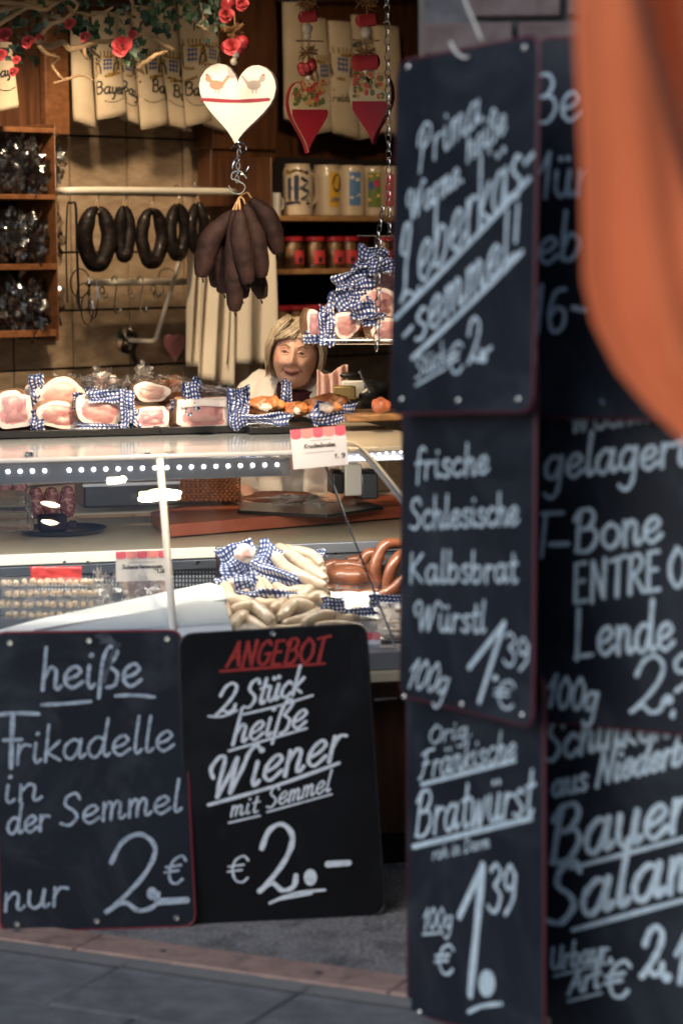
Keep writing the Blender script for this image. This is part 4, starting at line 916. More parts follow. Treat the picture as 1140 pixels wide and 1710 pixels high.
hang_cloth(395, 445, 590, 700, .30, 'cream apron end hanging low behind the saleswoman shoulder', 4, folds=2, gather=.8)
# --- right shelves with mugs and jars
sh = thing('mug_shelf', 'light wooden wall shelves with dark back holding mugs and red lidded jars', 'shelf', WP(560, 520, .05))
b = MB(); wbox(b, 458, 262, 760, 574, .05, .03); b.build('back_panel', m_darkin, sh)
for y1, y2 in ((360, 369), (450, 459)):
    b = MB(); wbox(b, 452, y1, 760, y2, .36, .30); b.build('shelf_board', m_woodl, sh, bevel=.003)
b = MB(); wbox(b, 455, 566, 760, 574, .36, .30); b.build('shelf_board', m_wood, sh, bevel=.003)
b = MB(); wbox(b, 452, 262, 459, 574, .34, .29); b.build('side_panel', m_wood, sh, bevel=.003)
zs1 = WP(500, 360, .36).z
mug = thing('beer_mug', 'grey-cream stoneware beer mug with black double letter emblem, leftmost of the big mugs', 'mug', (0, 0, 0), 0, 'stoneware beer mugs')
MB().lathe([(.052, 0), (.056, .004), (.057, .05), (.057, .15), (.053, .172), (.047, .186), (.049, .194), (.046, .194), (.044, .185), (.05, .17), (.05, .02), (.001, .015)], (0, 0, 0), 28).build('body', m_ceram, mug, world=False)
MB().tube(spline([V(.052, .012, .155), V(.085, .02, .15), (.098, .025, .10), V(.085, .02, .05), V(.052, .012, .045)], 5), .008, 8, flat=.7).build('handle', m_ceram, mug, world=False)
def place_mug(px, off, label, first=False):
    p = WP(px, 356, off); p.z = zs1+.001
    o = mug if first else dup(mug, p, None, label)
    o.location = p; o['_w'] = list(p); o.rotation_euler = (0, 0, WT+random.uniform(-.3, .3)); o.scale = (1, 1, 1); return p
def badge(px, off, x1, x2, y1, y2, mt, root):
    pass
mp_ = [(497, .29), (545, .26), (586, .28), (622, .26), (650, .28)]
mugs = []
for i, (px, off) in enumerate(mp_):
    lab = ['', 'cream stoneware beer mug with yellow round badge, second from the left', 'cream stoneware beer mug with blue badge, third from the left', 'cream stoneware beer mug with green and yellow badge, fourth from the left', 'cream stoneware beer mug with red badge, rightmost behind the chain'][i]
    place_mug(px, off, lab, i == 0)
    mugs.append([o for o in bpy.data.objects if o.get('category') == 'mug'][-1] if i else mug)
def badge_on(root, px0_, px1_, py0, py1, off, mt, marks=()):
    c = Vector(root.location)
    def hitc(px, py, ex=.0008):   # onto the mug cylinder
        d = ray(px, py); a = d.x**2+d.y**2; ox, oy = CAM.x-c.x, CAM.y-c.y; R = .057+ex
        B = 2*(ox*d.x+oy*d.y); C_ = ox*ox+oy*oy-R*R; D_ = B*B-4*a*C_
        if D_ < 0: t_ = -B/(2*a)
        else: t_ = (-B-math.sqrt(D_))/(2*a)
        return CAM+d*t_
    bmw = MB().grid(lambda u, v: hitc(px0_+(px1_-px0_)*u, py0+(py1-py0)*v), 8, 4) if mt else None
    inv = Matrix.Translation(c) @ Matrix.Rotation(root.rotation_euler.z, 4, 'Z'); inv = inv.inverted()
    def put(mbx, name, m):
        mbx.v = [inv @ v for v in mbx.v]; mbx.build(name, m, root, world=False, smooth=False)
    if bmw: put(bmw, 'badge', mt)
    for (kind, args, mm) in marks:
        class H: 
            n = -FWD
            def hit(s, x, y): return hitc(x, y, .0014)
        mb = MB()
        if kind == 'w': write(mb, H(), *args[:4], **args[4])
        elif kind == 'l': line(mb, H(), args[0], args[1])
        else: disc(mb, H(), *args)
        put(mb, 'print', mm)
m_navy = M('mug print black', (.02, .02, .05), .4); m_wp = M('mug print white', (.7, .62, .5), .4); m_redb = M('badge red', (.55, .04, .08), .5)
badge_on(mugs[0], 0, 0, 0, 0, 0, None, [('l', ([(484, 300), (484, 330)], 7), m_navy), ('l', ([(495, 296), (495, 332)], 8), m_navy), ('l', ([(505, 298), (512, 305), (505, 314), (514, 322), (505, 332)], 6), m_navy),
   ('l', ([(488, 314), (500, 314)], 6), m_navy), ('l', ([(479, 340), (495, 338), (515, 340)], 5), m_navy), ('l', ([(480, 290), (496, 284), (514, 290)], 4), m_gold), ('l', ([(484, 334), (512, 334)], 5), m_gold), ('l', ([(477, 346), (517, 346)], 2), m_navy),
   ('l', ([(489, 302), (489, 330)], 2), m_wp), ('l', ([(499, 302), (499, 330)], 2), m_wp), ('o', (480, 286, 3), m_gold), ('o', (512, 288, 3), m_navy)])
badge_on(mugs[1], 550, 566, 287, 345, 0, m_yell, [('o', (562, 306, 7, 15), m_navy), ('w', ('Otto', (552, 338), (566, 335), 4, dict(w=1.5)), m_navy)])
badge_on(mugs[2], 583, 602, 287, 343, 0, m_blueb, [('o', (588, 296, 4, 3), m_wp), ('o', (597, 300, 4, 3), m_wp), ('l', ([(586, 330), (600, 325)], 4), m_wp)])
badge_on(mugs[3], 614, 636, 288, 346, 0, m_greenb, [('o', (620, 310, 5, 7), m_bluep), ('o', (629, 306, 5, 6), m_redb), ('l', ([(616, 334), (632, 326)], 5), m_yell), ('l', ([(618, 294), (632, 292)], 4), m_yell)])
badge_on(mugs[4], 645, 658, 290, 345, 0, m_redb)
sm = thing('small_mug', 'small white mug with handle standing left of the beer mugs', 'mug', WP(457, 358, .30))
sm.location.z = zs1; sm['_w'][2] = zs1; cpt = Vector(sm['_w'])
MB().lathe([(.026, 0), (.028, .003), (.028, .085), (.026, .085), (.025, .01), (.001, .008)], cpt, 20).build('body', m_white, sm)
MB().tube(spline([cpt+WU*.027+V(0, 0, .07), cpt+WU*.045+V(0, 0, .06), cpt+WU*.045+V(0, 0, .03), cpt+WU*.027+V(0, 0, .02)], 4), .004, 6).build('handle', m_white, sm)
# jars
jar = thing('jar', 'mustard coloured jar with red lid', 'jar', (0, 0, 0), 0, 'red lidded jars on the shelves')
MB().lathe([(.034, 0), (.037, .004), (.037, .078), (.030, .09), (.030, .092), (.001, .092)], (0, 0, 0), 22).build('contents', m_jar, jar, world=False)
MB().lathe([(.0362, .0005), (.0385, .004), (.0385, .08), (.032, .093), (.032, .099), (.0315, .099)], (0, 0, 0), 22).build('glass', m_gla, jar, world=False)
MB().lathe([(.035, .094), (.036, .095), (.036, .108), (.033, .110), (.001, .1105)], (0, 0, 0), 22).build('lid', m_lid, jar, world=False)
mb = MB(); mb.grid(lambda u, v: V(.0395*math.sin(-.3+1.25*u), -.0395*math.cos(-.3+1.25*u), .018+.045*v), 8, 2); lb_ = mb.build('label', m_label, jar, world=False)
mb = MB(); mb.grid(lambda u, v: V(.0400*math.sin(.1+.4*u), -.0400*math.cos(.1+.4*u), .022+.018*v), 4, 1); mb.build('barcode', m_print, lb_, world=False)
zs2 = WP(500, 450, .36).z
first = True
for j, (px, pz, off) in enumerate([(469, 1, .2), (489, 1, .28), (525, 1, .28), (558, 1, .27), (582, 1, .27), (600, 1, .22), (640, 1, .26), (662, 1, .26), (470, 2, .26), (494, 2, .26), (520, 2, .26), (545, 2, .24), (590, 2, .24)]):
    zz = zs2 if pz == 1 else WP(500, 566, .36).z; p = WP(px, 448 if pz == 1 else 560, off); p.z = zz+.001
    rowt = 'middle shelf' if pz == 1 else 'dark shelf above the saleswoman'
    nth = ['leftmost, half hidden', 'second from the left', 'third from the left', 'fourth from the left', 'fifth from the left', 'sixth from the left', 'behind the hanging chain', 'rightmost beside the chalkboard', 'leftmost', 'second from the left', 'third from the left', 'fourth from the left', 'behind the wrapped hams'][j]
    lab = f'red lidded jar on the {rowt}, {nth}'
    if first: o = jar; first = False; o['label'] = lab
    else: o = dup(jar, p, None, lab)
    o.location = p; o.rotation_euler = (0, 0, .25+random.uniform(-.35, .35)); o.scale = (1.12, 1.12, 1.12)
# ================================================================== HANGING THINGS IN THE SHOP OPENING
def chain(name, label, px, y1, y2, Y, n, r=.007, px2=None, cat='chain'):
    t = thing(name, label, cat, at(px, y2, Y)); px2 = px2 if px2 is not None else px
    for i in range(n):
        f = (i+.5)/n; c = at(px+(px2-px)*f, y1+(y2-y1)*f, Y); L = (at(px, y1, Y)-at(px, y2, Y)).length/n*.66
        ax = V(1, 0, 0) if i % 2 else V(0, 1, 0); ax = (ax+V(.4, .3, 0)*(1 if i % 2 else -1)).normalized()
        pts = [c+UP*(L*math.sin(a*PI/6))+ax*(L*.5*math.cos(a*PI/6)) for a in range(13)]
        if i < 60: MB().tube(pts, r*.22, 5, cap=False).build('link', m_steel, t)
    return t
Y1 = 6.75
# big cream heart string
def heart_thing(name, label, cx, cy, w, h, Y, yaw, mats, band, rot=0, kind='bird'):
    c0 = at(cx, cy, Y); n = Vector((math.sin(yaw), -math.cos(yaw), 0)); P = Plane(c0, n)
    t = thing(name, label, 'ornament', at(cx, cy+h/2, Y))
    out = heart_outline(P, cx, cy, w, h, 40, rot)
    MB().poly(out, .022, n).build('wood_heart', mats[0], t, bevel=.003)
    # edge colour
    ctr = sum(out, Vector())/len(out)
    loop = out+[out[0]]
    e = MB(); n0 = 0
    for p in loop: q = p+(p-ctr).normalized()*.0012; e.v += [q-n*.003, q-n*.0215]
    for i in range(len(loop)-1): e.f.append([2*i, 2*i+1, 2*i+3, 2*i+2])
    e.build('painted_edge', m_hside if kind == 'bird' else m_heartr, t)
    return t, P, out, n
ht1, hP, hout, hn = heart_thing('heart_ornament', 'big cream wooden heart with painted hens and a red ribbon line, brightly lit', 396, 160, 128, 138, Y1, -.25, (m_heart,), None, rot=.04)
m1 = MB()
line(m1, hP, [(337, 166), (395, 169), (449, 166)], 6); m1.build('red_band', m_heartr, ht1, smooth=False)
for (x, s, mi) in ((362, 1, 0), (424, -1, 1)):
    m2 = MB(); disc(m2, hP, x, 142, 12, 8); disc(m2, hP, x-s*14, 131, 5, 6); line(m2, hP, [(x+s*10, 140), (x+s*19, 128)], 5); line(m2, hP, [(x-s*12, 134), (x-s*4, 140)], 6); m2.build('painted_hen', m_bird[mi], ht1, smooth=False)
    m2 = MB(); disc(m2, hP, x-s*16, 125, 3, 2); m2.build('painted_comb', m_bird[2], ht1, smooth=False)
    for lx in (-2, 4): m2 = MB(); line(m2, hP, [(x+lx, 150), (x+lx, 156)], 1.5); m2.build('painted_leg', m_bird[0], ht1, smooth=False)
for k, (hc, hw_, hh, yaw, cy) in enumerate(((517, 68, 118, .55, 182), (618, 70, 118, -.55, 168))):
    tt, P, out, n = heart_thing('heart_ornament', ['wooden heart with floral top and red lower half, in the middle turned to the right', 'wooden heart with floral top and red lower half, at the right beside the chain'][k], hc, cy, hw_, hh, 7.05, yaw, (m_heartf,), None, rot=(.03, -.05)[k], kind='f')
    # red lower half: clip outline
    cyb = cy+2; low = []
    nn = len(out)
    def pxof(p): d = p-CAM; s = d.dot(FWD); return (570+F*d.dot(RGT)/s, 855-F*d.dot(UPV)/s)
    px_ = [pxof(p) for p in out]
    sel = [P.hit(hc+(x-hc)*.985, y) for (x, y) in px_ if y > cyb]
    xs = [x for (x, y) in px_ if abs(y-cyb) < 12]
    # order the outline points left to right
    sel2 = sorted([(x, y) for (x, y) in px_ if y > cyb], key=lambda q: math.atan2(q[1]-cyb, q[0]-hc))
    if len(sel2) > 3:
        xl, xr = sel2[-1][0], sel2[0][0]
        poly = [(xr, cyb-1)]+sel2+[(xl, cyb-1)]
        mb = MB(); mb.poly([P.hit(*q)+n*.003 for q in poly], .0025, n); mb.build('red_half', m_heartr, tt)
    rnd = random.Random(k)
    for mi in range(3):
        mb = MB()
        for j in range(26):
            x = hc+rnd.uniform(-.38, .38)*hw_; y = cy-rnd.uniform(.06, .38)*hh
            disc(mb, P, x, y, rnd.uniform(2, 4.5), rnd.uniform(2, 6))
        mb.build('painted_flowers', m_floral[mi], tt, smooth=False)['kind'] = 'stuff'
def string_dec(hc, items, Y, label):
    t = thing('garland_string', label, 'ornament', at(hc, items[-1][1], Y))
    MB().tube([at(hc, -120, Y), at(hc, items[-1][1]+6, Y)], .0018, 5).build('string', m_twine, t)
    rnd = random.Random(int(hc))
    for (kind, y, r) in items:
        c = at(hc+rnd.uniform(-2, 2), y, Y); rr = (at(1, 0, Y)-at(0, 0, Y)).length*r
        if kind == 'bead': MB().ell(c, (rr, rr, rr), 14, 10).build('bead', m_bead, t)
        elif kind == 'spool':
            MB().lathe([(rr*.3, -rr*.9), (rr*.55, -rr*.7), (rr*.55, rr*.7), (rr*.3, rr*.9)], c, 12, V(1, .2, .1).normalized()).build('red_spool', m_berry, t)
        elif kind == 'raffia':
            mb = MB()
            for j in range(46):
                d = Vector((rnd.gauss(0, 1), rnd.gauss(0, 1), rnd.gauss(0, .6))).normalized(); e = c+d*rr*rnd.uniform(.6, 1.1); mb.tube([c+d*rr*.1, c+d*rr*.6+V(rnd.uniform(-1, 1), 0, rnd.uniform(-1, 1))*rr*.3, e], .0014, 4)
            mb.build('raffia_tuft', m_raffia, t)
        elif kind == 'berry':
            for j in range(7):
                d = Vector((rnd.gauss(0, 1), rnd.gauss(0, 1), rnd.gauss(0, .5))).normalized(); MB().ell(c+d*rr*.6, (rr*.45,)*3, 10, 7).build('red_berry', m_berry, t)
        elif kind == 'stick': MB().tube([c-V(rr, 0, -.002), c+V(rr, .003, 0)], .003, 6).build('cinnamon_stick', m_twig, t)
string_dec(392, [('berry', 10, 24), ('raffia', 50, 22), ('berry', 76, 24), ('bead', 92, 6), ('bead', 103, 6)], Y1, 'red berry and raffia string holding the big cream heart')
string_dec(515, [('raffia', 5, 20), ('spool', 28, 18), ('bead', 48, 9), ('bead', 60, 6), ('stick', 69, 23), ('raffia', 88, 20), ('berry', 112, 18), ('bead', 130, 5)], 7.05, 'raffia and red spool string holding the middle heart')
string_dec(612, [('raffia', 6, 20), ('spool', 34, 20), ('bead', 54, 10), ('stick', 68, 23), ('raffia', 88, 20), ('spool', 104, 26), ('bead', 118, 5)], 7.05, 'raffia and red spool string holding the right heart')
# chain and S hook under the big heart, bunch of salami
ch = thing('hook_chain', 'steel S-hooks and chain hanging under the big cream heart', 'hook', at(400, 340, Y1))
for (cx, a, b, s) in ((400, 236, 286, 1), (398, 284, 318, -1)):
    MB().tube(spline([at(cx-14*s, a+14, Y1), at(cx-4*s, a+2, Y1), at(cx+9*s, a+4, Y1), at(cx+11*s, a+14, Y1), at(cx-2, (a+b)/2, Y1), at(cx-11*s, b-8, Y1), at(cx-6*s, b+4, Y1), at(cx+8*s, b+4, Y1), at(cx+16*s, b-8, Y1)], 5), .0026, 7).build('s_hook', m_chrome, ch)
for i in range(6):
    c = at(400-i*.8, 244+i*11, Y1); ax = V(1, 0, 0) if i % 2 else V(.3, .9, 0); MB().tube([c+UP*(.010*math.sin(a*PI/6))+ax*(.005*math.cos(a*PI/6)) for a in range(13)], .0015, 5, cap=False).build('link', m_steel, ch)
sb = [((384, 362), (352, 400), (338, 450), 19, 'slanting outward, leftmost'), ((378, 372), (372, 420), (374, 478), 17, 'second from the left'), ((392, 360), (391, 430), (392, 508), 17, 'longest and darkest, in the centre'),
      ((400, 360), (402, 400), (412, 462), 18, 'in front right of centre'), ((412, 350), (428, 400), (436, 452), 17, 'second from the right'), ((425, 340), (448, 365), (462, 412), 18, 'outermost right, highest'), ((412, 400), (425, 450), (436, 488), 16, 'low at the right behind the others'), ((390, 380), (366, 430), (362, 468), 17, 'behind, at the left'), ((404, 380), (398, 430), (404, 486), 18, 'behind the centre one')]
for i, (a, m, b, r, lb_) in enumerate(sb):
    Yd = Y1+(.0, .05, -.02, -.04, .0, .04, .07, .09, .08)[i]; t = thing('dried_salami', f'dark brown air dried salami {lb_} of the hanging bunch', 'salami', at(*b, Yd), 0, 'dark salami bunch on the hook')
    pw = Yd/F; pts = spline([at(*a, Yd), at(*m, Yd), at(*b, Yd)], 8); N = len(pts)
    MB().tube(pts, [r*.97*pw*(.6+.4*min(1, i_/7))*(1 if i_ < N-5 else 1-.05*(i_-N+5))*(1+.06*noise.noise(V(i_*.4, i, 0))) for i_ in range(N)], 14, round_end=True).build('casing', m_dsal, t)
    MB().tube(spline([at(*a, Yd), at((a[0]+400)/2, a[1]-18, Yd), at(399, 330, Y1)], 5), .0022, 5).build('twine', m_twine, t)
    MB().tube(spline([at(*b, Yd)-UP*r*pw*.8, at(b[0]+2, b[1]+r+3, Yd)], 3), .0026, 5).build('tied_end', m_dsal, t)
# chain at the right with wire basket shelf of wrapped hams
chain('hanging_chain', 'long thin steel chain running down beside the chalkboards, holding the wire rack', 645, -60, 400, 6.9, 34, .007, 650)
chain('hanging_chain', 'short slanting chain left of the long one above the wire rack', 640, 345, 440, 7.0, 9, .008, 622)
chain('hanging_chain', 'lower end of the chain crossing the wrapped hams', 634, 400, 585, 6.8, 13, .008, 628)
rk = thing('wire_rack', 'thin steel wire rack hanging with gingham wrapped hams', 'rack', at(620, 580, 6.95))
for (y, Y) in ((568, 6.85), (574, 7.0), (564, 7.15)): MB().tube([at(540, y, Y), at(720, y, Y)], .0028, 6).build('wire', m_steel, rk)
for x in range(545, 720, 14): MB().tube([at(x, 569, 6.85), at(x, 566, 7.15)], .0018, 5).build('cross_wire', m_steel, rk)
MB().tube([at(596, 394, 7.1), at(700, 394, 7.1)], .003, 6).build('top_wire', m_steel, rk)
# ================================================================== MEAT
def ruffle(name, c, size, seed, parent, yawn=0, sq=.012, up=0, mat=None, n=26, amp=1.0, nrm=None, lab=None):
    """crumpled gingham cloth; size = (w,h) metres facing nrm"""
    nrm = (nrm or CN).normalized(); ux = UP.cross(nrm).normalized()*-1; uz = nrm.cross(ux).normalized()
    if uz.z < 0: uz = -uz
    R = Matrix.Rotation(yawn, 3, nrm); ux = R @ ux; uz = R @ uz
    def fn(u, v):
        a = (u-.5)*size[0]; b = (v-.5)*size[1]
        n1 = noise.noise(V(u*2+seed, v*2, 0)); n2 = noise.noise(V(u*2, v*2+seed, 5)); n3 = noise.noise(V(u*3.6+seed, v*3.6, 9))
        return c+ux*(a+n1*size[0]*.22*amp)+uz*(b+n2*size[1]*.22*amp)+nrm*((n1*.6+n3*.5)*min(size)*.55*amp)
    return MB().grid(fn, n, n, (size[0]/sq, size[1]/sq)).build(name, mat or m_ging, parent, angle=180, solid=.0012)
def ham(label, px, py, w, h, Y, cut, yaw=0, roll=0, depth=.13, cloth=(), shape=2.2, grp=None, film=True, name='ham', cat='ham', tilt=0, base='counter'):
    """cut ham: lumpy joint receding from its cut face"""
    pw = Y/F; c = at(px, py, Y); n = Vector((math.sin(CT+yaw), -math.cos(CT+yaw), tilt)).normalized(); ux = Vector((-n.y, n.x, 0)).normalized(); uz = ux.cross(n)
    if uz.z < 0: uz = -uz
    R = Matrix.Rotation(roll, 3, n); ux = R @ ux; uz = R @ uz
    t = thing(name, label, cat, c-UP*(h*pw/2), 0, grp); W_, H_ = w*pw/2*1.18, h*pw/2*1.16
    N = 30; sd_ = px*.37+py
    def out(k, s):
        a = 2*PI*k/N; ca, sa = math.cos(a), math.sin(a); e = 2/shape
        x = math.copysign(abs(ca)**e, ca); y = math.copysign(abs(sa)**e, sa)
        rr = 1+.24*noise.noise(V(ca*1.2+sd_, sa*1.2, s*2)); return (x*rr, y*rr)
    body = MB(); rings = [(0, .97), (.06, 1.0), (.3, 1.04), (.6, 1.0), (.85, .78), (.97, .4), (1, .1)]
    for s, k_ in rings:
        for k in range(N):
            x, y = out(k, s); body.v.append(c-n*(depth*s)+ux*(x*W_*k_)+uz*(y*H_*k_))
    for i in range(len(rings)-1):
        for k in range(N): a = i*N+k; b = i*N+(k+1) % N; body.f.append([a, b, b+N, a+N])
    body.f.append(list(range((len(rings)-1)*N, len(rings)*N)))
    body.build('rind', m_rind, t)
    face = MB(); R_ = [0, .25, .5, .75, .95, 1.0]
    for r in R_:
        for k in range(N):
            x, y = out(k, 0); face.v.append(c+n*(.006*(1-r*r)+.0025*noise.noise(V(x*r*3, y*r*3, sd_)))+ux*(x*W_*r*.985)+uz*(y*H_*r*.985))
            a = 2*PI*k/N; face.uv[len(face.v)-1] = (math.cos(a)*r, math.sin(a)*r)
    for i in range(len(R_)-1):
        for k in range(N): a = i*N+k; b = i*N+(k+1) % N; face.f.append([a, b, b+N, a+N])
    face.build('cut_face', cut, t)
    if film:
        fm = MB(); fm.grid(lambda u, v: c+n*(.010+.006*noise.noise(V(u*6, v*6, sd_))-.05*((2*u-1)**4+(2*v-1)**4))+ux*((2*u-1)*W_*1.12)+uz*((2*v-1)*H_*1.12), 18, 18); fm.build('plastic_film', m_film, t, angle=180)
    for (dx, dy, cw, chh, sd2) in cloth:
        ruffle('gingham_wrap', at(px+dx, py+dy, Y)+n*.012*(-1 if sd2 < 0 else 1), (cw*pw, chh*pw), abs(sd2), t, sq=.010)
    return t
gt = 'wrapped hams on the counter top'
def tray(px1, px2, b1, b2, label, mat=m_tray, z=ZT+.001, py=715):
    a, b = CP(px1, py, b1), CP(px2, py, b1); L = (V(b.x-a.x, b.y-a.y, 0)).length; dpt = (b2-b1)*math.cos(CT); c = (a+b)/2-CN*dpt/2; c.z = z
    t = thing('tray', label, 'tray', c); o = MB(); o.box(c+UP*.004, (L, dpt, .006), CU, -CN); o.build('base', mat, t, bevel=.002)
    for s in (-1, 1):
        o = MB(); o.box(c+UP*.011-CN*(s*dpt/2), (L, .008, .02), CU, -CN); o.build('rim', mat, t, bevel=.002)
        o = MB(); o.box(c+UP*.011+CU*(s*L/2), (.008, dpt, .0195), CU, -CN); o.build('rim', mat, t, bevel=.002)
    return t
tray(-60, 265, 7.08, 7.45, 'long black tray under the left hams on the counter top')
tray(270, 432, 7.08, 7.45, 'black tray under the bacon and folded gingham on the counter top')
tray(420, 560, 7.0, 7.4, 'black tray under the glazed roast knuckles on the counter top')
ham('pale pink boneless ham cut face at the left picture edge, wrapped in film', 24, 684, 54, 56, 7.12, m_hamr, roll=.1, cloth=[], shape=3, grp=gt)
ham('large pale ham cut face, upper one of the left pile with crumpled film', 101, 657, 70, 44, 7.22, m_ham2, roll=0, cloth=[(-38, -2, 22, 44, 3)], shape=2.2, grp=gt)
ham('rosy wedge shaped ham below the large pale ham', 99, 693, 66, 40, 7.12, m_ham, roll=-.12, cloth=[(-36, 8, 24, 34, 5)], shape=2.0, grp=gt)
ham('tilted pink ham with a curved fat seam, framed by blue gingham cloth', 168, 687, 74, 44, 7.10, m_ham, roll=-.28, cloth=[(8, -26, 60, 22, 7), (44, -6, 26, 60, 8), (-2, 27, 92, 15, 9), (-30, -16, 32, 30, -10)], shape=2.2, grp=gt)
ham('film wrapped ham end standing behind the gingham at the back of the pile', 168, 638, 46, 26, 7.34, m_ham2, roll=.2, cloth=[(30, 18, 40, 26, 12)], shape=2.2, grp=gt)
ham('glossy pale ham slice facing up left of the bacon', 254, 655, 54, 28, 7.18, m_ham2, roll=-.12, cloth=[], shape=2.1, grp=gt)
ham('brown rinded ham joint behind the glossy slice', 288, 660, 48, 50, 7.28, m_roast, roll=.1, cloth=[], shape=2.3, grp=gt)
ham('small mauve ham block at the front below the glossy slice', 254, 697, 48, 30, 7.12, m_hamr, roll=0, cloth=[(-26, 2, 16, 26, 14)], shape=5, grp=gt)
bc = ham('big block of pink bacon with white fat layer beside the folded gingham', 341, 689, 80, 44, 7.12, m_ham, roll=0, cloth=[(-20, -26, 26, 52, 16), (55, -8, 34, 56, 17)], shape=7, grp=gt)
o = MB(); P = Plane(at(341, 689, 7.12)+CN*.012, CN); o.poly([P.hit(*q) for q in ((303, 669), (340, 666), (380, 668), (379, 680), (340, 678), (303, 681))], .01, CN); o.build('fat_layer', M('white fat', (.80, .70, .66), .35, coat=.5), bc, bevel=.002)
ham('pale ham end lying between the large pale ham and the tilted ham at the back', 135, 668, 44, 34, 7.30, m_ham, roll=.3, cloth=[(10, -14, 34, 18, 41)], shape=2.2, grp=gt)
ham('pink ham half hidden left of the mauve block', 214, 690, 40, 40, 7.22, m_ham, roll=.2, cloth=[(-8, 14, 34, 24, 42)], shape=2.4, grp=gt)
ham('pale ham in film between the first ham and the large pale ham', 62, 672, 40, 50, 7.26, m_ham2, roll=.1, cloth=[(0, -22, 26, 22, 43)], shape=2.4, grp=gt)
ham('rind covered ham rising behind the bacon block', 352, 662, 70, 30, 7.26, m_ham2, roll=-.05, cloth=[], shape=2.4, grp=gt)
ham('dark pink ham end in the gap left of the bacon block', 292, 696, 34, 34, 7.2, m_ham, roll=.1, cloth=[(6, -20, 30, 18, 44)], shape=2.6, grp=gt)
# crumpled film peaks and cloth at the back
for i, (x, y, sx, sz, Y) in enumerate(((167, 640, .06, .05, 7.3), (240, 633, .04, .05, 7.25), (118, 640, .08, .03, 7.28), (280, 640, .08, .03, 7.26), (350, 658, .08, .03, 7.2), (215, 655, .05, .05, 7.3))):
    tag(crumple('crumpled_film', at(x, y, Y), (sx*.7, .03, sz*.7), i*2.3, m_film, None, .9), ['clear film peak behind the tilted ham', 'tall clear film tip over the glossy ham slice', 'clear film crumpled over the large pale ham', 'clear film over the brown ham joint', 'clear film over the bacon block', 'clear film bunch between the tilted ham and the glossy slice'][i], 'film', 'clear film on the hams')
for i, (x, y, w_, h_, Y, lb_) in enumerate(((320, 662, 34, 54, 7.2, 'blue gingham cloth corner standing up left of the bacon'), (398, 682, 34, 66, 7.1, 'blue gingham cloth hanging right of the bacon block'), (478, 655, 18, 44, 7.22, 'narrow blue gingham tip standing between the roasts'), (450, 700, 76, 20, 7.08, 'blue gingham cloth under the left roast knuckle'), (560, 690, 80, 34, 7.10, 'blue gingham cloth under the right roast knuckle'), (205, 690, 40, 60, 7.14, 'blue gingham cloth right of the tilted ham'), (62, 645, 24, 40, 7.2, 'blue gingham tip left of the large pale ham'))):
    o = ruffle('gingham_cloth', at(x, y, Y), (w_*Y/F, h_*Y/F), i*4.4+1, None, sq=.010); tag(o, lb_, 'cloth', 'blue gingham cloths on the counter top')
def lump(name, label, px, py, w, h, Y, mat, seed, cat='meat', grp=None, parent=None, amp=.22):
    c = at(px, py, Y); pw = Y/F
    def fn(d): return 1+amp*noise.noise(d*1.6+V(seed, 0, 0))+.08*noise.noise(d*5+V(0, seed, 0))
    o = MB().ell(c, (w*pw/2, min(w, h)*pw*.55, h*pw/2), 30, 20, fn).build(name, mat, parent, org=c-UP*h*pw/2 if parent is None else None, angle=180)
    if parent is None: tag(o, label, cat, grp)
    return o
m_fatw = M('pork fat', (.78, .66, .56), .4, coat=.4)
for i, (x, y, w_, h_, lb_) in enumerate(((442, 678, 66, 32, 'glazed orange brown roast knuckle on the gingham, left one'), (545, 678, 78, 38, 'glazed orange brown roast knuckle on the gingham, right one'), (492, 684, 44, 26, 'small roast piece between the two knuckles'))):
    t = thing('roast_knuckle', lb_, 'meat', at(x, y+h_/2, 7.15), 0, 'roast knuckles on the counter top')
    lump('roast', None, x, y, w_, h_, 7.15, m_roast, i*3.3, parent=t, amp=.35)
    lump('roast_end', None, x+w_*.25, y-h_*.1, w_*.5, h_*.75, 7.12, m_roast, i*5+1, parent=t, amp=.4)
    lump('fat_patch', None, x-w_*.1+8, y+2, w_*.3, h_*.45, 7.08, m_fatw, i*5+2, parent=t, amp=.3)
# right: wrapped hams on rack
gr = 'gingham wrapped hams on the wire rack'
ham('round pink ham half at the front of the wire rack', 578, 543, 42, 38, 6.9, m_ham, roll=.2, cloth=[(-34, 4, 28, 56, 21), (26, -26, 40, 30, 22)], grp=gr)
ham('flat side of a wrapped ham at the left end of the wire rack', 524, 542, 20, 44, 6.95, m_hamr, roll=0, cloth=[(20, -4, 24, 60, 23), (2, 24, 44, 14, 24)], shape=3, grp=gr)
ham('pink and pale ham at the right on the wire rack behind the chain', 632, 506, 56, 44, 6.98, m_ham, roll=-.3, cloth=[(-30, -22, 44, 34, 25), (-20, 24, 60, 22, 26)], grp=gr)
ham('dark red ham, topmost on the wire rack', 640, 474, 40, 36, 7.05, m_hamr, roll=.1, cloth=[(-30, -10, 50, 40, 27)], grp=gr)
ham('ham with yellow fat rim, lowest right on the wire rack', 648, 552, 50, 34, 6.92, m_ham, roll=0, cloth=[(-26, -18, 36, 22, 28)], grp=gr)
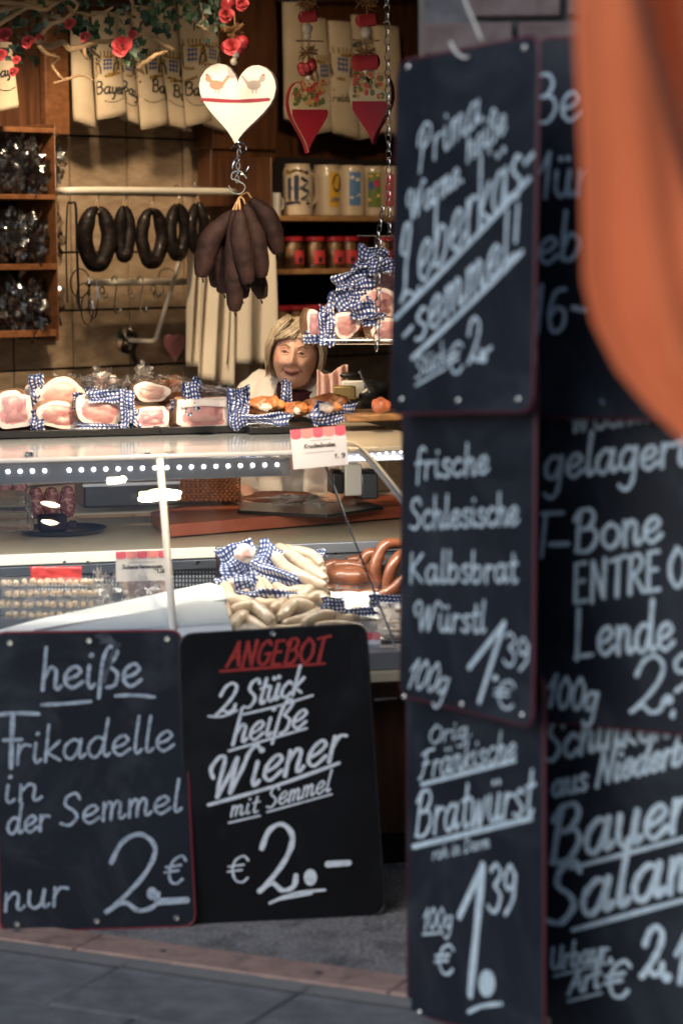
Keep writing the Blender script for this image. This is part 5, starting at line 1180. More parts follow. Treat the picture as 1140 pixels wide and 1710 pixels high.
for i, (x, y, w_, h_, lb_) in enumerate(((620, 430, 52, 36, 'blue gingham knot at the top of the wire rack'), (585, 466, 60, 26, 'blue gingham cloth pointing left from the rack'), (574, 500, 40, 40, 'blue gingham cloth above the round ham half'), (640, 445, 50, 26, 'blue gingham cloth behind the chain'), (545, 560, 70, 22, 'blue gingham edge hanging over the rack'), (612, 520, 30, 50, 'blue gingham cloth between the hams on the rack'))):
    o = ruffle('gingham_cloth', at(x, y, 6.97), (w_*6.97/F, h_*6.97/F), i*5.1+2, None, sq=.010, yawn=(-.3, .25, .8, .1, 0, .4)[i]); tag(o, lb_, 'cloth', 'blue gingham cloths on the wire rack')
# wooden board and things right end of counter
wbd = thing('wooden_board', 'light wooden board at the right end of the counter top', 'board', CP(636, 700, 6.95)); o = MB(); q = CP(640, 697, 6.95); o.box(q-CN*.12, (.22, .24, .022), CU, CN); o.build('board', m_woodl, wbd, bevel=.006)
lump('sausage_ball', 'round orange sausage end lying on the wooden board', 636, 677, 34, 26, 7.0, m_tomato, 1, 'sausage')
sl = thing('scale', 'grey shop scale with black display beside the saleswoman', 'scale', at(575, 668, 7.5))
o = MB(); o.box(at(575, 655, 7.5), (.07, .08, .04)); o.build('pan', m_tan, sl, bevel=.004)
o = MB(); o.ell(at(584, 627, 7.45), (.032, .014, .010), 20, 10); o.build('handle', m_black, sl)
o = MB(); o.tube([at(600, 620, 7.5), at(618, 655, 7.5)], .012, 8, flat=.4); o.build('arm', m_alu, sl)
o = MB(); o.box(at(590, 650, 7.56), (.075, .02, .055)); o.build('body', m_white, sl, bevel=.006)
lump('black_bundle', 'dark shiny black bundle on the counter beside the wooden board', 625, 662, 84, 56, 7.6, m_black, 9, 'bundle')
# towel pink striped
o = MB().grid(lambda u, v: at(530+u*50, 617+v*46+8*math.sin(u*5), 7.62)+V(0, .02*math.sin(u*22), 0), 30, 12).build('striped_towel', m_pstripe, org=at(555, 660, 7.62), solid=.004, angle=180); tag(o, 'pale pink finely striped towel lying in the saleswoman arm', 'towel')
# ================================================================== PRICE CARDS
def card(px, py, w, h, P, label, rot, lines, txts, sc_=5):
    q = P.hit(px, py); t = thing('price_card', label, 'price card', P.hit(px, py+h/2), 0, None)
    c_, s_ = math.cos(rot), math.sin(rot)
    def m(x, y): return (px+x*c_-y*s_, py+x*s_+y*c_)
    MB().poly([P.hit(*m(x, y)) for x, y in ((-w/2, -h/2), (w/2, -h/2), (w/2, h/2), (-w/2, h/2))], .0025, P.n).build('card', m_card, t)
    cw = w/sc_
    for i in range(sc_):
        x0 = -w/2+i*cw; pts = [(x0+.3, -h/2), (x0+cw-.3, -h/2), (x0+cw-.3, -h/2+h*.19)]+[(x0+cw/2+cw/2*math.cos(a*PI/8)*.97, -h/2+h*.19+h*.06*math.sin(a*PI/8)) for a in range(1, 8)]+[(x0+.3, -h/2+h*.19)]
        o = MB(); o.poly([P.hit(*m(*q_))+P.n*.0008 for q_ in pts], .0006, P.n); o.build('awning_stripe', (m_pink, m_pink2)[i % 2], t)
    for (x1, x2, y, wd) in lines:
        o = MB(); line(o, P, [m(x1, y), m(x2, y)], wd); o.build('print_line', m_grey, t, smooth=False)
    for (s, x1, x2, y, xh) in txts:
        o = MB(); write(o, P, s, m(x1, y), m(x2, y), xh, w=1.5, slant=0); o.build('printed_text', m_print, t, smooth=False)
card(533, 747, 92, 66, Plane(CP(533, 747, 6.30), CN+V(0, 0, .25)), 'white price card with pink scalloped awning print on the edge of the counter top', -.09,
     [(-14, 20, -12, 1), (-24, 24, 8, 1)], [('Krustenbraten', -25, 27, 0, 4), ('1.89', 24, 40, 20, 4)])
card(238, 945, 88, 50, Plane(CP(238, 945, 6.45), CN+V(0, 0, .1)), 'white price card with pink scalloped print standing before the brawn slice', -.03,
     [(-22, 20, -6, 1)], [('Schwartenmagen', -34, 34, 4, 3.6), ('1.20', 24, 40, 12, 3.5)])
card(622, 1082, 26, 52, Plane(CP(622, 1082, 6.02), CN), 'narrow white price card with red top at the right end of the display', .02, [(-8, 8, 2, 1), (-8, 8, 8, 1)], [], 2)
# ================================================================== DISPLAY CONTENTS
def saus(label, pts, r, base_fn, mat, name='sausage', cat='sausage', grp=None, parent=None):
    C = [CP(x, y, b) for (x, y, b) in pts]; pw = pts[0][2]/F; sp_ = spline(C, 6) if len(C) > 2 else [C[0].lerp(C[1], i/6) for i in range(7)]; N = len(sp_)
    mb = MB().tube(sp_, [r*pw*(.82+.18*min(1, min(i, N-1-i)/3)) for i in range(N)], 12, round_end=True)
    mb.ell(sp_[0]+(sp_[0]-sp_[1]).normalized()*r*pw*1.05, (r*pw*.2,)*3, 6, 4); mb.ell(sp_[-1]+(sp_[-1]-sp_[-2]).normalized()*r*pw*1.05, (r*pw*.2,)*3, 6, 4)
    o = mb.build(name, mat, parent, org=C[0] if parent is None else None)
    if parent is None: tag(o, label, cat, grp)
    return o
gw = 'white sausages piled in the display'
base_of = lambda y: 6.18+(1050-y)/140*.5
wl = [
 ([(452, 918), (480, 950), (538, 978)], 11, 'long white sausage on the left edge of the upper row'),
 ([(468, 915), (500, 938), (540, 966)], 11, 'long white sausage, second in the upper row'),
 ([(480, 916), (515, 934), (538, 952)], 10, 'white sausage, third in the upper row'),
 ([(492, 918), (520, 926), (535, 940)], 9, 'white sausage, topmost in the upper row'),
 ([(440, 972), (450, 990), (452, 998)], 10, 'short white sausage end in the gingham nest, left'),
 ([(462, 980), (480, 990), (506, 984)], 11, 'white sausage lying across the gingham nest'),
 ([(430, 968), (436, 982), (436, 990)], 10, 'white sausage tip poking from the gingham'),
 ([(376, 980), (384, 1000), (408, 1010)], 13, 'white sausage curving down at the left of the pile'),
 ([(384, 974), (404, 978), (410, 998)], 10, 'white sausage behind the left curved one'),
 ([(392, 1018), (425, 1014), (452, 1036)], 12, 'curved white sausage at the front centre left'),
 ([(386, 1046), (396, 1034), (408, 1026)], 11, 'white sausage lying at the front left edge'),
 ([(414, 1034), (430, 1046), (446, 1058)], 11, 'white sausage lowest at the front centre'),
 ([(470, 1030), (490, 1010), (516, 1012)], 12, 'arched white sausage at the front right'),
 ([(478, 1042), (510, 1034), (534, 1022)], 11, 'white sausage lying before the arched one'),
 ([(450, 1050), (480, 1052), (520, 1046)], 9, 'white sausage along the front edge behind the black board'),
 ([(520, 1000), (534, 996), (548, 1006)], 11, 'short white sausage at the right of the pile'),
 ([(530, 1046), (560, 1044), (600, 1048)], 9, 'white sausage along the front edge at the right'),
 ([(420, 1000), (440, 1010), (462, 1008)], 11, 'white sausage lying before the gingham nest'),
 ([(362, 1000), (372, 1012), (380, 1030)], 11, 'white sausage at the far left edge of the pile'),
 ([(398, 1000), (414, 1006), (426, 1020)], 10, 'white sausage wedged between the curved ones'),
 ([(500, 996), (520, 984), (540, 986)], 11, 'white sausage below the upper row, pointing right'),
 ([(510, 1040), (530, 1030), (552, 1026)], 11, 'white sausage before the pale film pack'),
 ([(484, 1000), (496, 1002), (512, 998)], 10, 'short white sausage above the arched one'),
 ([(545, 1030), (570, 1034), (596, 1030)], 10, 'white sausage below the pale film pack'),
 ([(458, 1016), (466, 1010), (474, 1004)], 10, 'small white sausage end in the middle of the pile'),
]
for k, (pts, r, lb_) in enumerate(wl): saus(lb_, [(x, y, base_of(y)+.02*((k*7) % 3)) for x, y in pts], r, None, m_weiss, grp=gw)
for i, (x, y, w_, h_, yw, lb_) in enumerate(((398, 935, 70, 60, .3, 'blue gingham cloth bunched at the upper left of the white sausages'), (446, 938, 50, 70, -.4, 'blue gingham cloth fold left of the long white sausages'), (470, 968, 100, 34, -.45, 'blue gingham cloth band under the long white sausages'), (452, 1000, 100, 28, -.1, 'blue gingham cloth before the nest of white sausages'), (415, 985, 40, 60, .1, 'blue gingham cloth between the curved sausages'), (520, 925, 50, 16, 0, 'blue gingham edge above the long white sausages'), (372, 975, 24, 30, .3, 'blue gingham tip at the far left of the white sausages'))):
    o = ruffle('gingham_cloth', CP(x, y, base_of(y)+.01), (w_*6.5/F, h_*6.5/F), i*6.1+3, None, sq=.0105, yawn=yw, nrm=(CN+V(0, 0, .5)), amp=.8); tag(o, lb_, 'cloth', 'blue gingham cloths in the display')
lump('pink_sausage_end', 'pink liver sausage end wrapped in the gingham at the upper left', 408, 924, 34, 30, 6.6, m_ham2, 4, 'sausage')
# support under the pile
o = MB().grid(lambda u, v: CP(360+u*320, 1060-v*150, 6.06+v*.75)-UP*.03, 8, 8).build('display_insert', m_steel, org=CP(500, 1050, 6.2), solid=.003); tag(o, 'sloping steel insert under the white sausages in the counter', 'tray')
gb = 'brown sausages in the display'
for k, (pts, r, lb_) in enumerate([
 ([(636, 990, 6.6), (626, 950, 6.6), (640, 912, 6.62), (668, 908, 6.64)], 10, 'brown ring sausage arching highest beside the chalkboards'),
 ([(645, 985, 6.55), (652, 950, 6.55), (668, 925, 6.58)], 10, 'brown sausage leaning inside the arching ring'),
 ([(630, 996, 6.5), (655, 985, 6.5), (675, 965, 6.5)], 10, 'brown sausage curving low beside the chalkboards'),
 ([(555, 962, 6.62), (580, 968, 6.6), (604, 966, 6.6)], 19, 'thick brown sausage lying in front, left of the ring'),
 ([(560, 944, 6.72), (590, 946, 6.7), (620, 955, 6.7)], 11, 'brown sausage lying on top behind the thick one'),
 ([(575, 992, 6.5), (600, 996, 6.5), (625, 990, 6.5)], 11, 'short brown sausage below the thick one'),
 ([(540, 956, 6.72), (546, 946, 6.72), (560, 940, 6.72)], 9, 'brown sausage end behind the white sausages'),
 ([(608, 962, 6.6), (618, 975, 6.6), (622, 985, 6.6)], 11, 'brown sausage standing between thick one and ring'),
 ([(585, 935, 6.78), (610, 934, 6.78), (640, 940, 6.78)], 9, 'reddish brown sausage farthest back'),
 ([(545, 985, 6.55), (562, 990, 6.55), (580, 986, 6.55)], 11, 'brown sausage beside the pile of white ones'),
 ([(600, 945, 6.7), (615, 925, 6.7), (634, 930, 6.7)], 10, 'brown sausage bending up left of the ring'),
 ([(566, 955, 6.66), (592, 956, 6.64), (616, 972, 6.62)], 12, 'brown sausage across the thick one')]): saus(lb_, pts, r, None, m_brown, grp=gb)
# packs of sausages right
def pack(label, x1, y1, x2, y2, base, rows, r, mat, grp, cloth=None):
    t = thing('sausage_pack', label, 'package', CP((x1+x2)/2, y2, base), 0, grp)
    for i in range(rows):
        y = y1+(y2-y1)*(i+.5)/rows; b = base+(rows-1-i)*.03
        saus(None, [(x1+r, y, b), ((x1+x2)/2, y+1, b-.01), (x2-r, y, b)], r, None, mat, parent=t)
    P0 = base-.03
    fm = MB(); fm.grid(lambda u, v: CP(x1-4+(x2-x1+8)*u, y1-4+(y2-y1+8)*v, P0+(1-v)*rows*.025+.006*noise.noise(V(u*8, v*8, x1))), 20, 14); fm.build('plastic_film', m_film, t, angle=180)
    return t
pack('film pack of pale sausages with gingham corner, upper right in the display', 556, 992, 628, 1030, 6.3, 4, 6, m_weiss, 'film packs at the right of the display')
pack('film pack of pale sausages beside the chalkboards', 634, 1010, 690, 1060, 6.2, 4, 7, m_weiss, 'film packs at the right of the display')
pack('lowest film pack of white sausages at the right end of the counter', 630, 1056, 690, 1098, 6.08, 3, 8, m_weiss, 'film packs at the right of the display')
for i, (x, y, w_, h_, lb_) in enumerate(((556, 1010, 40, 26, 'blue gingham corner at the pale film pack'), (646, 1003, 60, 22, 'blue gingham strip above the right film packs'), (600, 1022, 60, 16, 'blue gingham edge before the pale film pack'))):
    o = ruffle('gingham_cloth', CP(x, y, 6.28), (w_*6.3/F, h_*6.3/F), i*3.7+9, None, sq=.0105, nrm=(CN+V(0, 0, .4)), amp=.6); tag(o, lb_, 'cloth', 'blue gingham cloths in the display')
# left: packs of small sausages stacked in four rows
for i in range(4):
    y = 972+i*18; x0 = 4+(i % 2)*10
    t = thing('sausage_pack', ['topmost', 'second from the top', 'third from the top', 'lowest visible'][i]+' film pack of small grilling sausages in the left stack', 'package', CP(90, y+8, 6.42), 0, 'film packs of small sausages at the left')
    for k in range(13):
        x = x0+k*12.3; saus(None, [(x+random.uniform(-2, 2), y+2+random.uniform(-2, 2), 6.40-.03*i), (x+random.uniform(-2, 4), y-1+random.uniform(-2, 2), 6.52-.03*i)], random.uniform(4.9, 6.2), None, m_nurn, parent=t)
    fm = MB(); fm.grid(lambda u, v: CP(x0-10+180*u, y-8+16*v, 6.385-.03*i+(1-v)*.02+.006*noise.noise(V(u*14, v*4, i*3))), 40, 6); fm.build('plastic_film', m_film, t, angle=180)
tag(crumple('crumpled_film', CP(166, 1000, 6.45), (.035, .04, .06), 3, m_film, None, .8), 'crumpled clear film at the right end of the small sausage packs', 'film')
o = MB(); o.grid(lambda u, v: CP(52+84*u, 946+26*v, 6.62)+CN*(.010*math.sin(u*PI)+.004*noise.noise(V(u*6, v*4, 0))), 20, 8); tag(o.build('red_packet', m_redpk, org=CP(94, 972, 6.62), solid=.012, angle=180), 'glossy red packet standing behind the small sausages', 'package')
sli = thing('brawn_slice', 'round grey cut brawn sausage in clear film behind the price card', 'sausage', CP(244, 1002, 6.5))
o = MB(); o.lathe([(.058, 0), (.060, .004), (.060, .10), (.001, .101)], CP(246, 972, 6.5), 30, -(CN+V(0, 0, .1)).normalized()); o.build('casing', m_weiss, sli)
o = MB(); o.lathe([(.0545, 0), (.0545, .003), (.001, .004)], CP(246, 972, 6.5)+CN*.0005, 30, (CN+V(0, 0, .1)).normalized()); o.build('cut_face', m_head, sli)
crumple('plastic_film', CP(225, 972, 6.48), (.055, .03, .055), 8, m_film, sli, .5)
# white boxes / paper with pale blue lying slanted
wbx = thing('white_carton', 'pale blue-white flat carton lying slanted behind the chalkboards, front one', 'box', CP(200, 1050, 6.2))
P = Plane(CP(200, 1030, 6.12), CN*.4+UP)
MB().poly([P.hit(*q) for q in ((30, 1062), (330, 1002), (376, 1004), (392, 1062))], .02, P.n).build('lid', m_box, wbx, bevel=.003)
wby = thing('white_carton', 'long pale blue-white carton strip slanting up to the right, rear one', 'box', CP(200, 1020, 6.3))
P = Plane(CP(200, 1010, 6.24), CN*.4+UP)
MB().poly([P.hit(*q) for q in ((-20, 1056), (60, 1034), (350, 972), (372, 978), (380, 1000), (250, 1022), (60, 1054), (0, 1060))], .02, P.n).build('lid', m_box, wby, bevel=.003)
o = MB(); line(o, Plane(CP(200, 1010, 6.235), CN*.4+UP), [(60, 1053), (200, 1030), (340, 1005)], 3); o.build('printed_stripe', m_grey, wby, smooth=False)
# ---- worktop things
zw = .772
def onw(px, base): p = CP(px, 880, base); p.z = zw; return p
cb = thing('cutting_board', 'thick red-brown plastic cutting board on the inner worktop', 'cutting board', onw(450, 7.2)); c0 = onw(470, 7.15)
a, b_ = gz(252, 884, zw+.0), gz(700, 846, zw)
o = MB(); pts = [gz(285, 898, zw+.004), gz(760, 858, zw+.004), gz(720, 842, zw+.004), gz(400, 842, zw+.004), gz(252, 876, zw+.004)]; o.poly([p+UP*.04 for p in pts], .038, UP); o.build('board', m_cut, cb, bevel=.003)
bt = thing('tray', 'black tray with smoked sausages on the red cutting board', 'tray', gz(470, 850, .82)); o = MB()
o.poly([gz(x, y, .828) for x, y in ((396, 852), (545, 860), (640, 846), (600, 832), (410, 834))], .01, UP); o.build('base', m_tray, bt, bevel=.003)
lump('smoked_meat', 'long orange brown smoked meat strip on the black tray', 468, 830, 118, 22, 7.35, m_brown, 2, 'meat')
crumple_ = crumple('crumpled_film', at(500, 836, 7.3), (.08, .03, .015), 4, m_film, None, .9); tag(crumple_, 'clear film under the smoked meat on the black tray', 'film')
pt = thing('round_tray', 'round black tray with a dark meat cube on the inner worktop', 'tray', onw(105, 7.1)); q = gz(105, 888, zw+.004)
o = MB(); o.lathe([(.001, 0), (.12, 0), (.135, .012), (.132, .014), (.118, .004), (.001, .003)], q, 36); o.build('dish', m_tray, pt)
o = MB(); o.box(q+V(-.03, -.01, .03), (.085, .06, .05), CU, CN); tag(o.build('meat_cube', m_dsal, org=q+V(-.03, -.01, .005), bevel=.008), 'dark smoked meat cube on the round black tray', 'meat')
lump('meat_scrap', 'small dark meat piece beside the cube on the round tray', 122, 876, 20, 14, 7.1, m_dsal, 5, 'meat')
for i, (x, y, w_, h_, lb_) in enumerate(((22, 842, 62, 30, 'upper clear plastic tub at the left of the inner worktop'), (22, 872, 70, 32, 'lower clear plastic tub at the left of the inner worktop'))):
    o = MB(); q = CP(x, y, 7.12+.02*i); o.box(q-CN*.08, (w_*7.1/F, .16, h_*7.1/F), CU, CN); tag(o.build('plastic_tub', m_clear, org=q-UP*.03, bevel=.006), lb_, 'tub', 'clear plastic tubs')
for i, (x, y, b, h_) in enumerate(((60, 838, 7.5, 34), (86, 838, 7.5, 34), (113, 836, 7.5, 34), (8, 812, 7.5, 22), (32, 814, 7.48, 22))):
    q = CP(x, y, b); pw = b/F
    t = thing('salami_end', ['leftmost of three standing salami ends on the worktop', 'middle of three standing salami ends', 'right of three standing salami ends', 'lying salami at the left edge behind the tub', 'lying salami second behind the tub'][i], 'salami', q-UP*h_*pw/2, 0, 'salami ends on the worktop')
    o = MB(); o.tube([q-UP*h_*pw*.45, q, q+UP*h_*pw*.38], [13*pw, 13.4*pw, 12*pw], 18, round_end=True) if i < 3 else o.tube([q-CU*.0+CN*.02, q-CN*.12], 13*pw, 18, round_end=True)
    o.build('casing', m_salami, t)
st = thing('steel_tray', 'dark open metal pan on the rear worktop', 'tray', CP(230, 850, 7.6))
q1 = CP(220, 826, 7.62); o = MB(); o.box(q1-CN*.11, (.30, .22, .075), CU, CN); o.build('pan', m_tray, st, bevel=.005)
o = MB(); o.box(q1+CN*.003+UP*.034, (.31, .012, .012), CU, CN); o.build('rim', m_alu, st, bevel=.002)
bk_ = thing('wicker_basket', 'brown woven wicker basket on the rear worktop left of the saleswoman', 'basket', CP(335, 836, 7.65))
P = Plane(CP(335, 812, 7.65), CN)
for i in range(11):
    y = 788+i*4.6; o = MB(); pts = [P.hit(276+k*4, y)+CN*(.004*(1 if (k+i) % 2 else -1)) for k in range(32)]; o.tube(spline(pts, 2), .0038, 5); o.build('woven_strand', m_wicker, bk_)
for i in range(17):
    x = 276+i*7.8; MB().tube([P.hit(x, 786), P.hit(x, 838)], .003, 5).build('stake', m_wicker, bk_)
o = MB(); o.box(P.hit(338, 812)-CN*.09, (.225, .16, .085), CU, CN); o.build('inner', M('wicker dark', (.05, .018, .01), .8), bk_)
for i, (x, y, w_, h_, mt, lb_) in enumerate(((585, 800, 30, 60, m_white, 'white upright dispenser behind the curved glass end'), (612, 810, 30, 50, m_gdark, 'dark metal container behind the curved glass end'), (560, 805, 20, 40, m_black, 'black device handle behind the counter glass'))):
    q = CP(x, y, 7.5); o = MB(); o.box(q, (w_*7.5/F, .08, h_*7.5/F*.9), CU, CN); o.box(q+UP*h_*7.5/F*.5, (w_*7.5/F*.7, .06, .01), CU, CN); tag(o.build(['dispenser', 'container', 'device'][i], mt, org=q-UP*h_*7.5/F/2, bevel=.008), lb_, ['dispenser', 'container', 'device'][i])
# ================================================================== GARLAND top left
random.seed(31)
gl = thing('willow_garland', 'twisted pale willow twigs with ivy leaves across the top left', 'garland', at(160, 30, 6.7))
tw_ = [[(-40, 25), (20, 12), (60, 5), (105, 8), (120, 20), (110, 32), (85, 42), (70, 58), (62, 70)], [(62, 68), (85, 78), (105, 70), (118, 82), (140, 76), (165, 70), (190, 70), (215, 68), (240, 56), (255, 62), (270, 72), (288, 82)],
       [(232, 112), (248, 100), (264, 90), (280, 86)], [(66, 78), (80, 90), (98, 95), (88, 108), (98, 125), (105, 134), (92, 138)], [(105, 134), (125, 128), (140, 126), (155, 134)], [(120, 22), (145, 25), (170, 22), (188, 12)], [(60, -20), (100, -10), (130, 6), (118, 25)],
       [(218, -10), (222, 8), (230, 26)], [(322, -8), (338, 14), (340, 34), (332, 42), (346, 50)], [(-30, 60), (10, 34), (40, 16), (70, 10)], [(140, 76), (142, 92), (148, 98)], [(150, 82), (160, 90), (168, 98)], [(30, -20), (60, 14), (90, 28), (115, 34)], [(-20, 2), (30, 6), (75, 16), (95, 6), (130, -14)]]
for k, pts in enumerate(tw_):
    P3 = [at(x, y, 6.7+.05*math.sin(k*1.7+i*.8)) for i, (x, y) in enumerate(pts)]; sp_ = spline(P3, 5); N = len(sp_)
    r0 = (5.2, 5.6, 4.2, 3.6, 2.8, 3.2, 4, 4, 3.6, 4.5, 4, 3.2, 3.6, 4)[k]*6.7/F
    MB().tube([p+V(0, 0, .003*noise.noise(V(i*.5, k, 0))) for i, p in enumerate(sp_)], [r0*(1-.45*i/N)*(1+.12*noise.noise(V(i*.7, k, 3))) for i in range(N)], 8, round_end=True).build('twig', m_twig, gl)
def leafmesh(c, L, mi, rnd):
    d = Vector((rnd.gauss(0, 1), rnd.gauss(0, .7), rnd.gauss(-.2, .9))).normalized(); sdv = d.cross(Vector((rnd.gauss(0, .4), -1, rnd.gauss(0, .4)))).normalized(); nv = d.cross(sdv)
    o = MB(); P_ = [(0, 0), (.12, .32), (.35, .22), (.5, .42), (.7, .18), (1, 0), (.7, -.18), (.5, -.42), (.35, -.22), (.12, -.32)]
    o.v.append(c+d*L*.45+nv*L*.12)
    for x, y in P_: o.v.append(c+d*L*x+sdv*L*y*.9)
    for i in range(10): o.f.append([0, 1+i, 1+(i+1) % 10])
    return o
rnd = random.Random(9); cl_ = [(150, 40, 60, 30), (60, 40, 50, 40), (230, 20, 60, 25), (310, 10, 60, 20), (20, 80, 30, 30), (190, 60, 60, 30), (120, 10, 120, 20), (360, 30, 30, 30), (218, 85, 20, 22), (350, 10, 40, 20), (95, 25, 90, 22), (275, 35, 40, 18)]
for k in range(250):
    cx, cy, sx, sy = cl_[k % len(cl_)]; c = at(cx+rnd.gauss(0, sx*.5), cy+rnd.gauss(0, sy*.5), 6.72+rnd.uniform(-.04, .1))
    leafmesh(c, rnd.uniform(.016, .042), 0, rnd).build('leaf', m_leaf[rnd.choice((0, 0, 1, 1, 2))], gl, angle=180)
ros = [(10, 58, 15, 'at the left picture edge'), (48, 70, 14, 'second from the left, deep red'), (118, 40, 12, 'upper one above the twig fork'), (143, 62, 11, 'small one left of the big bloom'), (205, 78, 22, 'largest bright bloom on the twig'), (28, 100, 9, 'small one lowest on the left'), (24, 120, 10, 'small one under the left cluster'), (378, 26, 16, 'right one beside the heart string'), (66, 62, 7, 'tiny bud between the left blooms'), (2, 92, 13, 'leaning out of the left picture edge'), (404, 8, 14, 'highest one at the heart string'), (388, 78, 18, 'just above the big cream heart'), (222, 58, 10, 'small bud over the largest bloom')]
for (x, y, r, lb_) in ros:
    c = at(x, y, 6.64); R = r*6.64/F; t = thing('artificial_rose', f'red fabric rose, {lb_}', 'flower', c-UP*R, 0, 'red roses in the willow garland')
    for k in range(11):
        lay = k/11; an = k*2.4; rr = R*(.25+.75*lay); tl_ = .3+lay*.9
        def fn(u, v, an=an, rr=rr, tl_=tl_, lay=lay):
            a = an+(u-.5)*1.9; rad_ = rr*(.35+.65*v**(.6)); h_ = R*(.55-.2*lay)*math.sin(v*1.5)*(1-lay*.4)
            ax = Vector((.1*math.sin(x), -1, .25)).normalized(); e1 = ax.cross(UP).normalized(); e2 = e1.cross(ax)
            w_ = 1-.25*(2*u-1)**2*v
            return c+e1*(math.cos(a)*rad_*w_)+e2*(math.sin(a)*rad_*w_)+ax*(h_+R*.3*(1-lay)+.1*R*math.sin(u*7+k))
        MB().grid(fn, 6, 4).build('petal', m_rose, t, angle=180)
# gold tinsel twinkles by the post
# ================================================================== PERSON
WY = 7.95
pc = at(493, 592, WY)            # centre of the head
person = thing('person', 'smiling older woman with short grey-blond hair in a white coat leaning behind the counter', 'person', (pc.x, WY+.15, .016))
HT = Matrix.Translation(pc) @ Matrix.Rotation(math.radians(-4), 4, 'Z') @ Matrix.Rotation(math.radians(7), 4, 'Y') @ Matrix.Rotation(math.radians(2), 4, 'X') @ Matrix.Scale(.96, 4)
def sm_(x, a, b): t = max(0, min(1, (x-a)/(b-a))); return t*t*(3-2*t)
def g2(x, z, cx, cz, sx, sz): return math.exp(-((x-cx)/sx)**2-((z-cz)/sz)**2)
def headpt(d):
    # d unit direction, front = -y ; head about .155 wide, .23 tall, .19 deep
    x, y, z = d.x*.077, d.y*.095, d.z*.116
    if d.z < 0: x *= 1-.10*(-d.z)**2.5; y *= 1-.10*(-d.z)
    if d.y < 0:   # face relief
        f = sm_(-d.y, .05, .5)
        off = 0
        off += .024*g2(x, z, 0, -.018, .0125, .016)+.014*g2(x, z, 0, .004, .008, .022)    # nose
        off += .009*(g2(x, z, -.012, -.024, .008, .007)+g2(x, z, .012, -.024, .008, .007))  # wings
        off += .014*(g2(x, z, -.038, -.026, .020, .020)+g2(x, z, .038, -.026, .020, .020))  # smiling cheeks
        off -= .010*(g2(x, z, -.030, .012, .015, .010)+g2(x, z, .030, .012, .015, .010))    # sockets
        off += .006*(g2(x, z, -.030, .030, .022, .008)+g2(x, z, .030, .030, .022, .008))    # brow
        off += .010*g2(x, z, 0, -.092, .022, .018)                                           # chin
        off -= .006*g2(x, z, 0, -.068, .020, .006)
        off += .005*g2(x, z, 0, -.052, .020, .010)                                           # mouth mound
        off -= .006*(g2(x, z, -.034, -.052, .006, .016)+g2(x, z, .034, -.052, .006, .016))   # smile folds
        y -= off*f
    return V(x, y, z)
hb = MB(); seg, rg = 72, 56
for j in range(rg+1):
    th = PI*j/rg
    for i in range(seg):
        ph = 2*PI*i/seg; hb.v.append(HT @ headpt(V(math.sin(th)*math.cos(ph), math.sin(th)*math.sin(ph), math.cos(th))))
for j in range(rg):
    for i in range(seg): a = j*seg+i; b = j*seg+(i+1) % seg; hb.f.append([a, a+seg, b+seg, b])
sh_ = V(pc.x-.015, WY+.16, pc.z-.115); hip = V(pc.x-.02, WY+.42, .95)
hb.tube([pc+V(0, .03, -.05), pc+V(-.003, .07, -.09), sh_+V(.01, 0, .01)], [.052, .054, .066], 18)
def limb(pts, rad, seg=16): hb.tube(spline(pts, 5), [rad[min(int(i/5), len(rad)-2)]*(1-(i % 5)/5)+rad[min(int(i/5)+1, len(rad)-1)]*((i % 5)/5) for i in range((len(pts)-1)*5+1)], seg, round_end=True)
limb([sh_+V(0, .02, .0), sh_+V(0, .08, -.18), hip+V(0, -.08, .12), hip], [.085, .12, .12, .14], 22)
for s in (-1, 1):
    S = sh_+V(s*.135, .01, -.055); E = sh_+V(s*.225, -.12, -.26); Wr = E+V(-s*.07, -.21, -.075)
    limb([sh_+V(s*.06, 0, -.01), S, E, Wr], [.062, .050, .042, .028], 14); limb([Wr, Wr+V(-s*.02, -.05, -.02), Wr+V(-s*.03, -.085, -.03)], [.03, .038, .034], 12)
    for k in range(4):
        b0 = Wr+V(-s*.03+(k-1.5)*.018, -.08, -.03); L = (.058, .068, .064, .05)[k]; limb([b0, b0+V(0, -L*.5, -.006), b0+V(0, -L*.85, -.03), b0+V(0, -L*.9, -.045)], [.0095, .009, .008, .007], 8)
    b0 = Wr+V(-s*.045, -.02, -.02); limb([b0, b0+V(-s*.025, -.025, -.005), b0+V(-s*.03, -.055, -.02)], [.012, .010, .008], 8)
    L0 = hip+V(s*.09, 0, -.04); limb([L0, V(L0.x, L0.y-.02, .50), V(L0.x, L0.y+.02, .10)], [.095, .06, .045], 14); limb([V(L0.x, L0.y+.03, .06), V(L0.x, L0.y-.13, .045)], [.04, .035], 10)
body = hb.build('body', m_skin, person, angle=180)
r_ = body.modifiers.new('remesh', 'REMESH'); r_.mode = 'VOXEL'; r_.voxel_size = .0045; r_.use_smooth_shade = True
